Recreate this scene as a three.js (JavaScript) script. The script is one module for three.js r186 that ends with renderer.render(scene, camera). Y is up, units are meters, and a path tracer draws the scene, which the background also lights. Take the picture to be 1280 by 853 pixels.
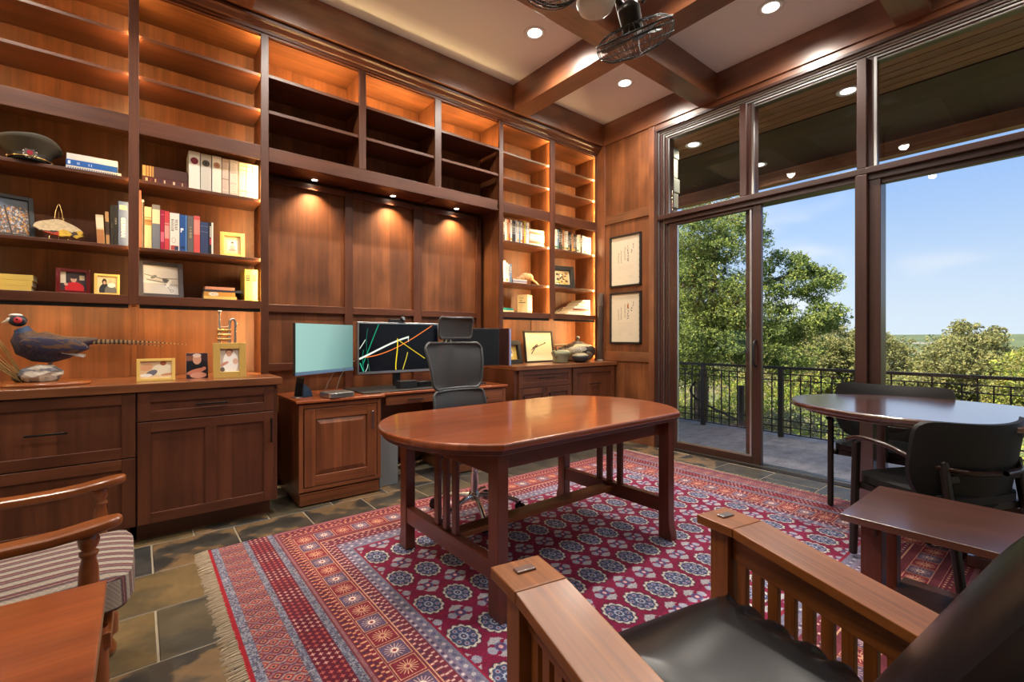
import * as THREE from 'three';
import { mergeGeometries } from 'three/addons/utils/BufferGeometryUtils.js';
import { RoundedBoxGeometry } from 'three/addons/geometries/RoundedBoxGeometry.js';
import { RectAreaLightUniformsLib } from 'three/addons/lights/RectAreaLightUniformsLib.js';

RectAreaLightUniformsLib.init();
const V = (x, y, z) => new THREE.Vector3(x, y, z);
const scene = new THREE.Scene();
const renderer = new THREE.WebGLRenderer({ antialias: true });
renderer.toneMapping = THREE.LinearToneMapping;
renderer.toneMappingExposure = 1.5;
renderer.shadowMap.enabled = true;

// ---------------------------------------------------------------- camera
const FOCAL = 581, EYE = 1.2, YAW = Math.atan2(722, 581);
const camera = new THREE.PerspectiveCamera(2 * Math.atan(426.5 / FOCAL) * 180 / Math.PI, 1280 / 853, 0.05, 6000);
camera.position.set(0, EYE, 0);
camera.lookAt(Math.cos(YAW), EYE, -Math.sin(YAW));
camera.setViewOffset(1280, 853, 0, 4.8, 1280, 853);

// ---------------------------------------------------------------- seeded noise
function rng(seed) { let s = seed >>> 0; return () => { s = (s + 0x6D2B79F5) | 0; let t = Math.imul(s ^ (s >>> 15), 1 | s); t = (t + Math.imul(t ^ (t >>> 7), 61 | t)) ^ t; return ((t ^ (t >>> 14)) >>> 0) / 4294967296; }; }
const hash = (x, y, s) => { let h = Math.imul(x, 374761393) + Math.imul(y, 668265263) + Math.imul(s, 1442695041); h = Math.imul(h ^ (h >>> 13), 1274126177); return ((h ^ (h >>> 16)) >>> 0) / 4294967296; };
// value noise that repeats every px by py cells
function vnoise(x, y, px, py, s) {
  const xi = Math.floor(x), yi = Math.floor(y); let fx = x - xi, fy = y - yi; fx = fx * fx * (3 - 2 * fx); fy = fy * fy * (3 - 2 * fy);
  const X0 = ((xi % px) + px) % px, X1 = (X0 + 1) % px, Y0 = ((yi % py) + py) % py, Y1 = (Y0 + 1) % py;
  const a = hash(X0, Y0, s), b = hash(X1, Y0, s), c = hash(X0, Y1, s), d = hash(X1, Y1, s);
  return a + (b - a) * fx + (c - a) * fy + (a - b - c + d) * fx * fy;
}
function fbm(u, v, px, py, s, oct = 4) { let t = 0, a = .5, n = 0; for (let o = 0; o < oct; o++) { t += a * vnoise(u * px, v * py, px, py, s + o * 17); n += a; a *= .5; px *= 2; py *= 2; } return t / n; }
const mix = (a, b, t) => a + (b - a) * t, clamp = (x, a = 0, b = 1) => Math.min(b, Math.max(a, x)), smooth = (a, b, x) => { const t = clamp((x - a) / (b - a)); return t * t * (3 - 2 * t); };
const toS = c => c <= .0031308 ? c * 12.92 : 1.055 * Math.pow(c, 1 / 2.4) - .055;

// ---------------------------------------------------------------- sky, sun
{
  const W = 1024, H = 512, d = new Float32Array(W * H * 4);
  const stops = [[0, .52, .60, .68], [4, .46, .56, .68], [9, .35, .48, .68], [16, .235, .385, .68], [30, .18, .32, .64], [90, .11, .23, .52]];
  for (let j = 0; j < H; j++) for (let i = 0; i < W; i++) {
    const el = Math.max(0, ((j + .5) / H - .5) * 180); let k = 0; while (k < stops.length - 2 && el > stops[k + 1][0]) k++;
    const t = clamp((el - stops[k][0]) / (stops[k + 1][0] - stops[k][0]));
    const n = fbm(i / W, el / 90, 28, 26, 5, 5), m = fbm(i / W, el / 90, 9, 12, 91, 3);
    const cl = smooth(.50, .74, n * .72 + m * .36) * smooth(.8, 3, el) * (1 - smooth(9, 20, el));
    const wisp = smooth(.5, .8, m) * .25 * (1 - smooth(8, 30, el));
    for (let c = 0; c < 3; c++) { let q = mix(stops[k][c + 1], stops[k + 1][c + 1], t); q = mix(q, [.66, .675, .70][c], clamp(cl * .9 + wisp)); d[(j * W + i) * 4 + c] = q; }
    d[(j * W + i) * 4 + 3] = 1;
  }
  const sky = new THREE.DataTexture(d, W, H, THREE.RGBAFormat, THREE.FloatType);
  sky.mapping = THREE.EquirectangularReflectionMapping; sky.magFilter = THREE.LinearFilter; sky.needsUpdate = true;
  scene.background = sky; scene.backgroundIntensity = 1;
}
const sun = new THREE.DirectionalLight(0xfff1d8, 8);
sun.position.set(-22, 44, -26); sun.target.position.set(8, 0, -3); scene.add(sun, sun.target);
sun.castShadow = true; Object.assign(sun.shadow.camera, { left: -40, right: 40, top: 40, bottom: -40, near: 1, far: 160 }); sun.shadow.mapSize.set(2048, 2048);

// ---------------------------------------------------------------- lamp strengths
const CAN = 9.5, STRIP = 235, CUBBY = 280, PUCK = 3.5;
const WARM = new THREE.Color(1, .66, .29), CANCOL = new THREE.Color(1, .92, .81);

// ---------------------------------------------------------------- build helpers
const taken = {};
const numbered = n => { const k = taken[n] = (taken[n] ?? -1) + 1; return k ? n + '_' + String(k).padStart(3, '0') : n; };
const uvRand = rng(77);
const TILE = [.8, 1.6];
// uv in metres, grain along the given axis
function prep(g, grain = 'y', jitter = true) {
  g = g.index ? g.toNonIndexed() : g;
  for (const k of Object.keys(g.attributes)) if (!['position', 'normal', 'uv'].includes(k)) g.deleteAttribute(k);
  if (!g.attributes.normal) g.computeVertexNormals();
  const p = g.attributes.position, n = p.count, uv = new Float32Array(n * 2), gi = 'xyz'.indexOf(grain);
  const ou = jitter ? uvRand() : 0, ov = jitter ? uvRand() : 0, a = V(0, 0, 0), b = V(0, 0, 0), c = V(0, 0, 0);
  for (let i = 0; i < n; i += 3) {
    a.fromBufferAttribute(p, i); b.fromBufferAttribute(p, i + 1).sub(a); c.fromBufferAttribute(p, i + 2).sub(a); b.cross(c);
    const m = [Math.abs(b.x), Math.abs(b.y), Math.abs(b.z)], ax = m.indexOf(Math.max(...m));
    let vi = gi, ui; if (vi === ax) { vi = (ax + 1) % 3; } ui = 3 - ax - vi;
    for (let k = 0; k < 3; k++) { uv[(i + k) * 2] = p.getComponent(i + k, ui) / TILE[0] + ou; uv[(i + k) * 2 + 1] = p.getComponent(i + k, vi) / TILE[1] + ov; }
  }
  g.setAttribute('uv', new THREE.BufferAttribute(uv, 2)); return g;
}
// a box by its extents, with eased edges
function bx(x0, x1, y0, y1, z0, z1, grain = 'y', r = .002) {
  const w = x1 - x0, h = y1 - y0, d = z1 - z0; r = Math.min(r, w / 2.1, h / 2.1, d / 2.1);
  const g = r > .0005 ? new RoundedBoxGeometry(w, h, d, 1, r) : new THREE.BoxGeometry(w, h, d);
  g.translate((x0 + x1) / 2, (y0 + y1) / 2, (z0 + z1) / 2); return prep(g, grain);
}
// box of a length between two points
function bar(p, q, w, d, grain = 'y', r = .002, roll = 0) {
  const L = p.distanceTo(q), g0 = r > .0005 ? new RoundedBoxGeometry(w, L, d, 1, Math.min(r, w / 2.1, d / 2.1)) : new THREE.BoxGeometry(w, L, d), g = prep(g0, grain);
  if (roll) g.rotateY(roll);
  const m = new THREE.Matrix4().makeRotationFromQuaternion(new THREE.Quaternion().setFromUnitVectors(V(0, 1, 0), q.clone().sub(p).normalize()));
  g.applyMatrix4(m); g.translate((p.x + q.x) / 2, (p.y + q.y) / 2, (p.z + q.z) / 2); return g;
}
const keep = g => { g = g.index ? g.toNonIndexed() : g; for (const k of Object.keys(g.attributes)) if (!['position', 'normal', 'uv'].includes(k)) g.deleteAttribute(k); return g; };
const tube = (pts, r, seg = 24, rad = 8, closed = false) => keep(new THREE.TubeGeometry(new THREE.CatmullRomCurve3(pts.map(p => p.isVector3 ? p : V(...p)), closed), seg, r, rad, closed));
const cyl = (r0, r1, h, x = 0, y = 0, z = 0, n = 20) => keep(new THREE.CylinderGeometry(r1, r0, h, n).translate(x, y + h / 2, z));
const lathe = (pts, n = 24) => keep(new THREE.LatheGeometry(pts.map(p => new THREE.Vector2(p[0], p[1])), n));
const ball = (r, x = 0, y = 0, z = 0, sx = 1, sy = 1, sz = 1, w = 20, h = 14) => keep(new THREE.SphereGeometry(r, w, h).scale(sx, sy, sz).translate(x, y, z));
// flat outline in x,z with thickness up y, bevelled
function slab(shape, y0, y1, bevel = .004, seg = 2, grain = 'x') {
  const g = new THREE.ExtrudeGeometry(shape, { depth: Math.max(.0005, y1 - y0 - 2 * bevel), bevelEnabled: bevel > 0, bevelThickness: bevel, bevelSize: bevel, bevelOffset: -bevel, bevelSegments: seg, curveSegments: 40 });
  g.rotateX(-Math.PI / 2); g.translate(0, y0 + bevel, 0); return prep(g, grain);   // shape y becomes -z
}
function obj(name, geoms, m, parent = scene) {
  const g = Array.isArray(geoms) ? (geoms.length > 1 ? mergeGeometries(geoms) : geoms[0]) : geoms;
  const o = new THREE.Mesh(g, m); o.name = parent === scene ? numbered(name) : name; o.castShadow = o.receiveShadow = true; parent.add(o); return o;
}
function tag(o, label, category, group) { o.userData.label = label; o.userData.category = category; if (group) o.userData.group = group; return o; }
function thing(name, label, category, pos = [0, 0, 0], turn = 0, group) { const o = new THREE.Group(); o.name = numbered(name); scene.add(o); o.position.set(...pos); o.rotation.y = turn; return tag(o, label, category, group); }
// a thing whose parts were modelled in room coordinates: its group goes to the middle of its base
function settle(o) {
  o.updateMatrixWorld(true); const b = new THREE.Box3().setFromObject(o), c = b.getCenter(V(0, 0, 0)); c.y = b.min.y;
  for (const k of o.children) k.position.sub(c); o.position.add(c); return o;
}
function struct(name, geoms, m, parent = scene) { const o = obj(name, geoms, m, parent); o.userData.kind = 'structure'; return o; }
function sgroup(name) { const o = new THREE.Group(); o.name = name; o.userData.kind = 'structure'; scene.add(o); return o; }

// ---------------------------------------------------------------- textures
function dataTex(w, h, f, srgb = true) {
  const d = new Uint8Array(w * h * 4);
  for (let j = 0; j < h; j++) for (let i = 0; i < w; i++) { const c = f(i / w, j / h, i, j); for (let k = 0; k < 3; k++) d[(j * w + i) * 4 + k] = clamp(srgb ? toS(c[k]) : c[k]) * 255; d[(j * w + i) * 4 + 3] = 255; }
  const t = new THREE.DataTexture(d, w, h); t.magFilter = THREE.LinearFilter; t.minFilter = THREE.LinearMipmapLinearFilter; t.generateMipmaps = true; t.wrapS = t.wrapT = THREE.RepeatWrapping; if (srgb) t.colorSpace = THREE.SRGBColorSpace; t.needsUpdate = true; return t;
}
function canvasTex(w, h, draw) { const c = document.createElement('canvas'); c.width = w; c.height = h; const x = c.getContext('2d'); draw(x, w, h); const t = new THREE.CanvasTexture(c); t.colorSpace = THREE.SRGBColorSpace; t.needsUpdate = true; return t; }
// lin: mean linear colour; figure: strength of the broad grain; blotch: uneven stain; leaf: veneer leaves of slightly different tone
function woodTex(seed, lin, { figure = .35, fine = .3, blotch = .25, leaf = 0, leaves = 8, warm = .12, bands = 26 } = {}, w = 384, h = 768) {
  return dataTex(w, h, (u, v) => {
    const warp = fbm(u, v, 3, 3, seed + 3, 3) - .5, wob = fbm(u, v, 4, 2, seed + 9, 2) - .5;
    const g1 = fbm(u + wob * .05, v, bands, 3, seed, 3) - .5, g2 = fbm(u, v, 110, 6, seed + 40, 2) - .5;
    const bl = fbm(u, v, 6, 8, seed + 60, 3) - .5, ray = fbm(u, v, 60, 60, seed + 80, 2) - .5;
    let k = 1 + figure * 1.7 * g1 + fine * .9 * g2 + blotch * 1.8 * bl + figure * .5 * warp + fine * .25 * ray;
    if (leaf) { const l = Math.floor(u * leaves); k *= 1 + leaf * (hash(l, 1, seed) - .5) * 1.6; if (hash(l, 2, seed) > .5) k *= 1 + leaf * .5 * (hash(l, Math.floor(v * 2 + hash(l, 3, seed)), seed + 5) - .5); }
    k = Math.max(.25, k); return [lin[0] * k, lin[1] * Math.pow(k, 1 + warm), lin[2] * Math.pow(k, 1 + 2 * warm)];
  });
}
const std = (o) => new THREE.MeshStandardMaterial(o), phys = (o) => new THREE.MeshPhysicalMaterial(o);
const lin = (r, g, b) => new THREE.Color().setRGB(r, g, b);
const M = {
  cab: phys({ map: woodTex(11, [.105, .030, .0115], { figure: .35, blotch: .3, leaf: .16 }), roughness: .42, clearcoat: .15, clearcoatRoughness: .35 }),
  veneer: std({ map: woodTex(23, [.185, .060, .018], { figure: .32, blotch: .4, leaf: .38, leaves: 9 }), roughness: .5 }),
  counter: phys({ map: woodTex(31, [.19, .064, .024], { figure: .4, blotch: .25 }), roughness: .3, clearcoat: .5, clearcoatRoughness: .16 }),
  beam: phys({ map: woodTex(37, [.180, .058, .020], { figure: .3, blotch: .5, leaf: .06 }), roughness: .36, ior: 1.85, clearcoat: .4, clearcoatRoughness: .25 }),
  sash: phys({ map: woodTex(41, [.048, .017, .012], { figure: .25, blotch: .15 }), roughness: .4, clearcoat: .25, clearcoatRoughness: .25 }),
  desk: phys({ map: woodTex(53, [.25, .056, .014], { figure: .34, fine: .35, blotch: .12, leaf: .14, leaves: 7 }), roughness: .3, clearcoat: .8, clearcoatRoughness: .13 }),
  deskLeg: phys({ map: woodTex(59, [.13, .028, .013], { figure: .3, blotch: .2 }), roughness: .32, clearcoat: .5, clearcoatRoughness: .2 }),
  maho: phys({ map: woodTex(61, [.21, .064, .022], { figure: .34, fine: .4, blotch: .12, leaf: .24, leaves: 14 }), roughness: .38, clearcoat: .3, clearcoatRoughness: .25 }),
  oak: phys({ map: woodTex(67, [.215, .064, .009], { figure: .35, fine: .6, blotch: .2, bands: 40 }), roughness: .4, clearcoat: .25, clearcoatRoughness: .22 }),
  maple: phys({ map: woodTex(71, [.235, .062, .012], { figure: .25, blotch: .25 }), roughness: .34, clearcoat: .5, clearcoatRoughness: .2 }),
  walnut: phys({ map: woodTex(73, [.09, .030, .020], { figure: .4, blotch: .2 }), roughness: .3, ior: 2.2, clearcoat: 1, clearcoatRoughness: .14 }),
  cedar: std({ map: woodTex(79, [.27, .112, .050], { figure: .4, blotch: .3, leaf: .2, leaves: 6 }), roughness: .55 }),
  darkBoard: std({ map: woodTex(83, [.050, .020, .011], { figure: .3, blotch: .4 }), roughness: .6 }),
  plaster: std({ color: lin(.90, .905, .91), roughness: .9 }),
  wallPaint: std({ color: lin(.55, .47, .38), roughness: .9 }),
  black: std({ color: lin(.012, .012, .013), roughness: .45 }),
  blackGloss: std({ color: lin(.008, .008, .009), roughness: .16 }),
  iron: std({ color: lin(.018, .016, .015), roughness: .45, metalness: .3 }),
  bronze: std({ color: lin(.030, .024, .020), roughness: .38, metalness: .7 }),
  chrome: std({ color: lin(.75, .75, .75), roughness: .14, metalness: 1 }),
  alu: std({ color: lin(.62, .63, .64), roughness: .3, metalness: 1 }),
  trackGlare: std({ color: lin(.50, .51, .50), roughness: .35 }),  // pale colour stands for sky reflected in the head tracks
  whiteTrim: std({ color: lin(.78, .77, .75), roughness: .5 }),
  glass: phys({ color: lin(.98, .99, .985), roughness: 0, transmission: 1, thickness: 0, ior: 1.5 }),
  leather: phys({ color: lin(.007, .0068, .008), roughness: .27, specularIntensity: .8 }),
  paper: std({ color: lin(.70, .64, .52), roughness: .9 }),
  gold: std({ color: lin(.80, .54, .15), roughness: .35, metalness: .1 }),
  brass: std({ color: lin(.80, .56, .24), roughness: .2, metalness: 1 }),
  silver: std({ color: lin(.75, .74, .72), roughness: .2, metalness: 1 }),
};
const strip = std({ color: 0x000000, emissive: WARM, emissiveIntensity: 2.2 });
const glow = (c, i) => std({ color: lin(.1, .1, .1), emissive: c, emissiveIntensity: i });
const plain = (r, g, b, rough = .6, o = {}) => std({ color: lin(r, g, b), roughness: rough, ...o });

// ================================================================ THE ROOM
const XW = 4.41, ZB = -3.79, ZK = -4.15, CEIL = 3.775, BEAM = 3.512, X0 = -2.4, Z1 = 4.2;
// ---- floor: slate tiles in running bond on a bed of grout
{
  const floor = sgroup('floor');
  obj('grout_bed', bx(X0 - .2, 4.62, -.25, -.004, -4.35, Z1 + .2, 'x', 0), plain(.30, .25, .18, .95), floor);
  const slate = (seed, a, b, c, gold) => dataTex(256, 256, (u, v) => {
    const n = fbm(u, v, 4, 4, seed, 5), m = fbm(u, v, 10, 5, seed + 30, 4), r = fbm(u, v, 3, 3, seed + 70, 4), f = fbm(u, v, 60, 60, seed + 90, 2) - .5;
    const t = smooth(.32, .68, n), q = smooth(.58, .72, r) * gold * .8, w = 1 + .5 * (m - .5) + .18 * f;
    return [0, 1, 2].map(k => mix(mix(a[k], b[k], t), c[k], q) * w);
  });
  const mats = [[101, [.030, .027, .024], [.060, .050, .038], [.26, .15, .065], .75], [131, [.040, .034, .028], [.070, .060, .045], [.10, .075, .045], .4], [151, [.10, .072, .036], [.16, .105, .045], [.20, .125, .05], .5], [171, [.050, .044, .033], [.09, .070, .042], [.12, .085, .045], .5], [191, [.028, .028, .029], [.055, .050, .045], [.08, .06, .045], .4]]
    .map(a => { const t = slate(...a); return std({ map: t, bumpMap: t, bumpScale: .0025, roughness: .42 }); });
  const S = .412, gap = .009, R = rng(5), rugX = [.46, 3.86], rugZ = [-2.92, -.5];
  const base = new THREE.BufferGeometry();   // tile with chamfered top edge
  { const a = (S - gap) / 2, b = a - .003, P = [], q = (A, B, C, D) => P.push(...A, ...B, ...C, ...A, ...C, ...D), o = [[-1, -1], [1, -1], [1, 1], [-1, 1]];
    q(...o.map(([x, z]) => [x * b, 0, z * b]).reverse());
    for (let i = 0; i < 4; i++) { const [x, z] = o[i], [X, Z] = o[(i + 1) % 4]; q([x * b, 0, z * b], [X * b, 0, Z * b], [X * a, -.003, Z * a], [x * a, -.003, z * a]); q([x * a, -.003, z * a], [X * a, -.003, Z * a], [X * a, -.012, Z * a], [x * a, -.012, z * a]); }
    base.setAttribute('position', new THREE.Float32BufferAttribute(P, 3)); base.computeVertexNormals();
    const uv = []; for (let i = 0; i < P.length; i += 3) uv.push(P[i] / S + .5, P[i + 2] / S + .5); base.setAttribute('uv', new THREE.Float32BufferAttribute(uv, 2)); }
  for (let r = -1; r < 10; r++) for (let c = -5; c < 11; c++) {
    const z = -3.395 + (r + .5) * S, x = (r % 2 === 0 ? .060 : .266) + (c + .5) * S, hx = S / 2;
    if (x - hx > rugX[0] && x + hx < rugX[1] && z - hx > rugZ[0] && z + hx < rugZ[1]) continue;
    if (x - hx < X0 || x > XW + .05 || z < -4.1) continue;
    let k = R(); k = k < .34 ? 0 : k < .58 ? 1 : k < .68 ? 2 : k < .86 ? 3 : 4;
    if (r === 1 && c <= 0 && c >= -2) k = 2; if (r === 2 && c === -1) k = 2; if (r === 2 && c === 0) k = 3; if (r === 0 && c === 0) k = 0; if (r === 0 && c === -1) k = 4;
    const o = obj('slate_tile', base, mats[k], floor); o.position.set(x, (R() - .5) * .001, z); o.rotation.y = r === 0 && c === 0 ? 0 : Math.floor(R() * 4) * Math.PI / 2;
  }
}
// ---- walls and ceiling
struct('ceiling', bx(X0 - .2, 4.62, CEIL, CEIL + .25, -4.35, Z1 + .2, 'x', 0), M.plaster);
struct('wall_left', bx(X0 - .2, X0, 0, CEIL, -4.35, Z1 + .2, 'y', 0), M.wallPaint);
struct('wall_front', bx(X0, 4.62, 0, CEIL, Z1, Z1 + .2, 'y', 0), M.wallPaint);
{ // back wall with the panelled niche above the credenza
  const w = sgroup('wall_back');
  obj('wall_body', bx(X0 - .2, 4.62, 0, CEIL, -4.35, -4.17, 'y', 0), M.cab, w);
  const za = -4.12, zs = -4.075, st = [[.760, .800], [1.408, 1.478], [2.067, 2.153], [2.80, 2.856]];
  for (const [a, b] of st) obj('panel_stile', bx(a, b, .05, 2.47, -4.17, zs, 'y', .003), M.cab, w);
  for (let i = 0; i < 3; i++) for (const [y0, y1] of [[.05, .93], [.99, 1.401], [1.462, 2.43]])
    obj('panel', bx(st[i][1] - .002, st[i + 1][0] + .002, y0, y1, -4.17, za + .012, 'y', .002), M.veneer, w);
  for (let i = 0; i < 3; i++) for (const [y0, y1] of [[.93, .99], [1.401, 1.462], [2.43, 2.48]]) obj('panel_rail', bx(st[i][1], st[i + 1][0], y0, y1, -4.17, zs - .001, 'x', .003), M.cab, w);
}
{ // window wall: panelled end beside the bookcase, header over the glazing, pier behind the camera
  const w = sgroup('wall_right');
  obj('wall_body', [bx(XW + .02, 4.62, 0, CEIL, -4.35, -2.985, 'y', 0), bx(XW, 4.62, 3.462, CEIL, -2.985, 3.6, 'z', 0), bx(XW, 4.62, 0, CEIL, 3.6, Z1, 'y', 0)], M.beam, w);
  for (const [z0, z1] of [[-4.1, -3.673], [-3.052, -2.985]]) obj('panel_stile', bx(XW - .018, XW + .02, 0, 3.51, z0, z1, 'y', .003), M.beam, w);
  for (const [y0, y1] of [[2.55, 2.645], [.92, 1.03], [.0, .12]]) obj('panel_rail', bx(XW - .018, XW + .02, y0, y1, -3.673, -3.052, 'z', .003), M.beam, w);
  for (const [y0, y1] of [[2.645, 3.515], [1.03, 2.55], [.12, .92]]) obj('panel', bx(XW, XW + .02, y0, y1, -3.675, -3.05, 'y', 0), M.veneer, w);
  obj('panel_header', bx(XW - .018, XW + .02, 3.515, CEIL, -4.1, 3.6, 'z', .003), M.beam, w);
}
// ---- ceiling beams
{
  const beam = (name, g) => struct(numbered(name), [g], M.beam);
  beam('ceiling_beam', bx(X0, XW - .018, BEAM, CEIL, -4.17, -3.69, 'x', .004));
  beam('ceiling_beam', bx(2.985, 3.195, BEAM, CEIL, -3.69, Z1, 'z', .004));
  beam('ceiling_beam', bx(.42, .63, BEAM, CEIL, -3.69, Z1, 'z', .004));
  for (const [z0, z1] of [[-2.465, -2.275], [-.905, -.705], [.68, .88], [2.3, 2.5]]) for (const [a, b] of [[3.195, XW - .018], [.63, 2.985], [X0, .42]]) beam('ceiling_beam', bx(a, b, BEAM, CEIL, z0, z1, 'x', .004));
}
// a profile of [out, up] points swept along x
function prismX(pts, x0, x1, z, grain = 'x') {
  const s = new THREE.Shape(); pts.forEach(([o, y], i) => i ? s.lineTo(-o, y) : s.moveTo(-o, y));
  const g = new THREE.ExtrudeGeometry(s, { depth: x1 - x0, bevelEnabled: false, curveSegments: 6 }); g.rotateY(Math.PI / 2); g.translate(x0, 0, z); return prep(g, grain);
}
struct('trim_1', prismX([[-.03, 3.428], [.012, 3.428], [.016, 3.446], [.03, 3.45], [.05, 3.475], [.07, 3.482], [.07, 3.5], [-.03, 3.5]], X0, XW - .02, ZB), M.cab);
// ---- recessed ceiling lights
function canLight(x, y, z, label, group, power = CAN, col = CANCOL) {
  const t = thing('recessed_light', label, 'ceiling light', [x, y, z], 0, group);
  obj('trim_ring', lathe([[.056, .004], [.060, -.001], [.085, -.008], [.092, -.006], [.093, .002], [.056, .004]], 36), M.whiteTrim, t);
  const lens = obj('lens', cyl(.058, .058, .004, 0, -.004, 0, 32), glow(new THREE.Color(1, .93, .82), 3.0), t);
  if (power) { const s = new THREE.SpotLight(col, power, 0, 1.42, .55, 2); s.position.set(0, -.014, 0); s.target.position.set(0, -2, 0); s.castShadow = true; s.shadow.radius = 2.5; t.add(s, s.target); s.name = 'lamp'; }
  return t;
}
canLight(2.616, CEIL, -2.943, 'white recessed ceiling light above the desk, in the coffer beside the bookcase', null);
canLight(3.841, CEIL, -2.951, 'white recessed ceiling light in the corner coffer between bookcase and windows', null);
canLight(3.847, CEIL, -1.56, 'white recessed ceiling light in the coffer in front of the windows', null);
for (const [x, z] of [[1.0, -2.943], [2.616, -1.56], [1.0, -1.56], [3.847, -.1], [2.616, .1], [1.0, .1], [-.8, -2.943], [-.8, -1.56], [-.8, .1], [2.616, 1.45], [1.0, 1.45], [3.847, 1.45]]) canLight(x, CEIL, z, 'white recessed ceiling light added out of view as fill over the seating, nearer the front wall', 'added fill lights over the seating', z > 0 ? CAN * .22 : z > -2 ? CAN * .6 : CAN);  // out-of-view lights, added to fill the room with light

// ================================================================ GLAZING
const GX = 4.50;
const sheet = (x, y0, y1, z0, z1) => keep(new THREE.PlaneGeometry(z1 - z0, y1 - y0).rotateY(-Math.PI / 2).translate(x, (y0 + y1) / 2, (z0 + z1) / 2));
{
  const w = sgroup('window_frame');
  const A = (n, g, m = M.sash) => obj(n, g, m, w);
  const ZL = -2.985, ZR = 3.6, mull = [[-2.064, -1.945], [-1.15, -1.025], [-.235, -.11], [.69, .815], [1.6, 1.725], [2.52, 2.645]];  // farthest bays, unseen behind the camera, added for more daylight
  // stepped head and jambs; metal beads between the steps are added for edge highlights
  [[0, 3.462, .026], [.035, 3.436, .03], [.07, 3.402, .03]].forEach(([dx, y, h], i) => {
    A('head', bx(XW + dx + (i ? 0 : -.012), 4.6, y - h, y, ZL, ZR, 'z', .002)); A('head_glare_track', bx(XW + dx - .004, XW + dx + .03, y - h + .004, y - h + .018, ZL + .03 * i, ZR, 'z', .004), M.trackGlare); A('head_glare_track', bx(XW + dx + .012, XW + dx + .034, y - h - .010, y - h, ZL + .03 * i, ZR, 'z', .002), M.trackGlare);  // tracks coloured pale: the sky reflection is put into their colour
    const z = ZL + i * .04; A('jamb', bx(XW + dx + (i ? 0 : -.012), 4.6, 0, y - h, z, z + .034, 'y', .002)); A('glint_bead', bx(XW + dx + .012, XW + dx + .03, 0, y - h, z + .034, z + .045, 'y', 0), M.alu);  // bright jamb strip added to draw the highlight along the edge
    A('jamb', bx(XW + dx + (i ? 0 : -.012), 4.6, 0, y - h, ZR - .034 - i * .04, ZR - i * .04, 'y', .002));
  });
  A('transom_rail', [bx(XW - .006, 4.6, 2.47, 2.52, ZL + .03, ZR, 'z', .006), bx(XW + .03, 4.6, 2.425, 2.475, ZL + .1, ZR, 'z', .004)]);
  mull.forEach(([a, b], i) => {
    A('mullion', [bx(XW - .004, 4.58, 2.52, 3.38, a, a + .062, 'y', .004), bx(XW + .035, 4.58, 2.52, 3.38, a + .062, b - .02, 'y', .003)]);
    A('glint_bead', bx(XW + .03, XW + .05, 2.52, 3.37, b - .022, b - .004, 'y', 0), M.alu); A('glint_bead', bx(XW + .05, XW + .06, 2.52, 3.37, a - .012, a, 'y', 0), M.alu);
    if (i) A('post', [bx(XW - .004, 4.6, 0, 2.47, a - .012, a + .066, 'y', .005), bx(XW + .04, 4.6, 0, 2.47, a + .066, b + .018, 'y', .004)], M.sash);
  });
  A('sill', [bx(XW + .0, 4.62, -.02, .006, ZL, ZR, 'z', .002)], M.bronze); A('sill_track', bx(4.47, 4.485, .006, .018, ZL, ZR, 'z', 0), M.alu); A('sill_track', bx(4.53, 4.545, .006, .018, ZL, ZR, 'z', 0), M.alu);
  let n = 1;
  const edges = [ZL + .12, ...mull.flat(), ZR - .12];
  for (let i = 0; i < edges.length; i += 2) { const p = struct('window_' + n++, sheet(GX, 2.515, 3.38, edges[i] - .01, edges[i + 1] + .01), M.glass); }
  for (let i = 4; i < edges.length; i += 2) {   // fixed lower lights right of the opening
    const a = edges[i] + .018, b = edges[i + 1] - .012, g = new THREE.Group(); g.name = 'window_' + n++; g.userData.kind = 'structure'; scene.add(g);
    obj('window_sash', [bx(4.47, 4.53, .018, .085, a, b, 'z', .004), bx(4.47, 4.53, 2.39, 2.43, a, b, 'z', .004)], M.sash, g);
    obj('pane', sheet(GX, .08, 2.4, a - .005, b + .005), M.glass, g);
  }
  // sliding door panel, slid to the left of the open bay
  const d = new THREE.Group(); d.name = 'door_1'; d.userData.kind = 'structure'; scene.add(d);
  const a = -2.845, b = -1.893, xa = 4.462, xb = 4.508;
  obj('door_stile', bx(xa, xb, .018, 2.425, a, -2.757, 'y', .004), M.sash, d);
  obj('door_stile', [bx(xa, xb, .018, 2.425, -1.972, b, 'y', .004)], M.sash, d);
  obj('door_rail', bx(xa, xb, 2.395, 2.425, -2.757, -1.972, 'z', .004), M.sash, d); obj('door_rail', bx(xa, xb, .018, .085, -2.757, -1.972, 'z', .004), M.sash, d);
  obj('glazing_bead', [bx(xa + .01, xa + .02, .085, 2.395, -2.0, -1.985, 'y', 0), bx(xa + .006, xa + .024, .085, .1, -2.757, -1.985, 'z', 0), bx(xa + .01, xa + .03, .085, 2.395, -2.757, -2.747, 'y', 0)], M.alu, d);
  obj('meeting_stile', bx(4.512, 4.56, .018, 2.425, -2.055, -1.99, 'y', .004), M.darkBoard, d);
  obj('pane', sheet(4.485, .08, 2.4, -2.757, -1.985), M.glass, d);
  obj('door_handle', tube([[xa, 1.17, -1.94], [xa - .04, 1.15, -1.94], [xa - .052, 1.05, -1.94], [xa - .04, .95, -1.94], [xa, .93, -1.94]], .011, 24, 8), M.black, d);
}

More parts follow.
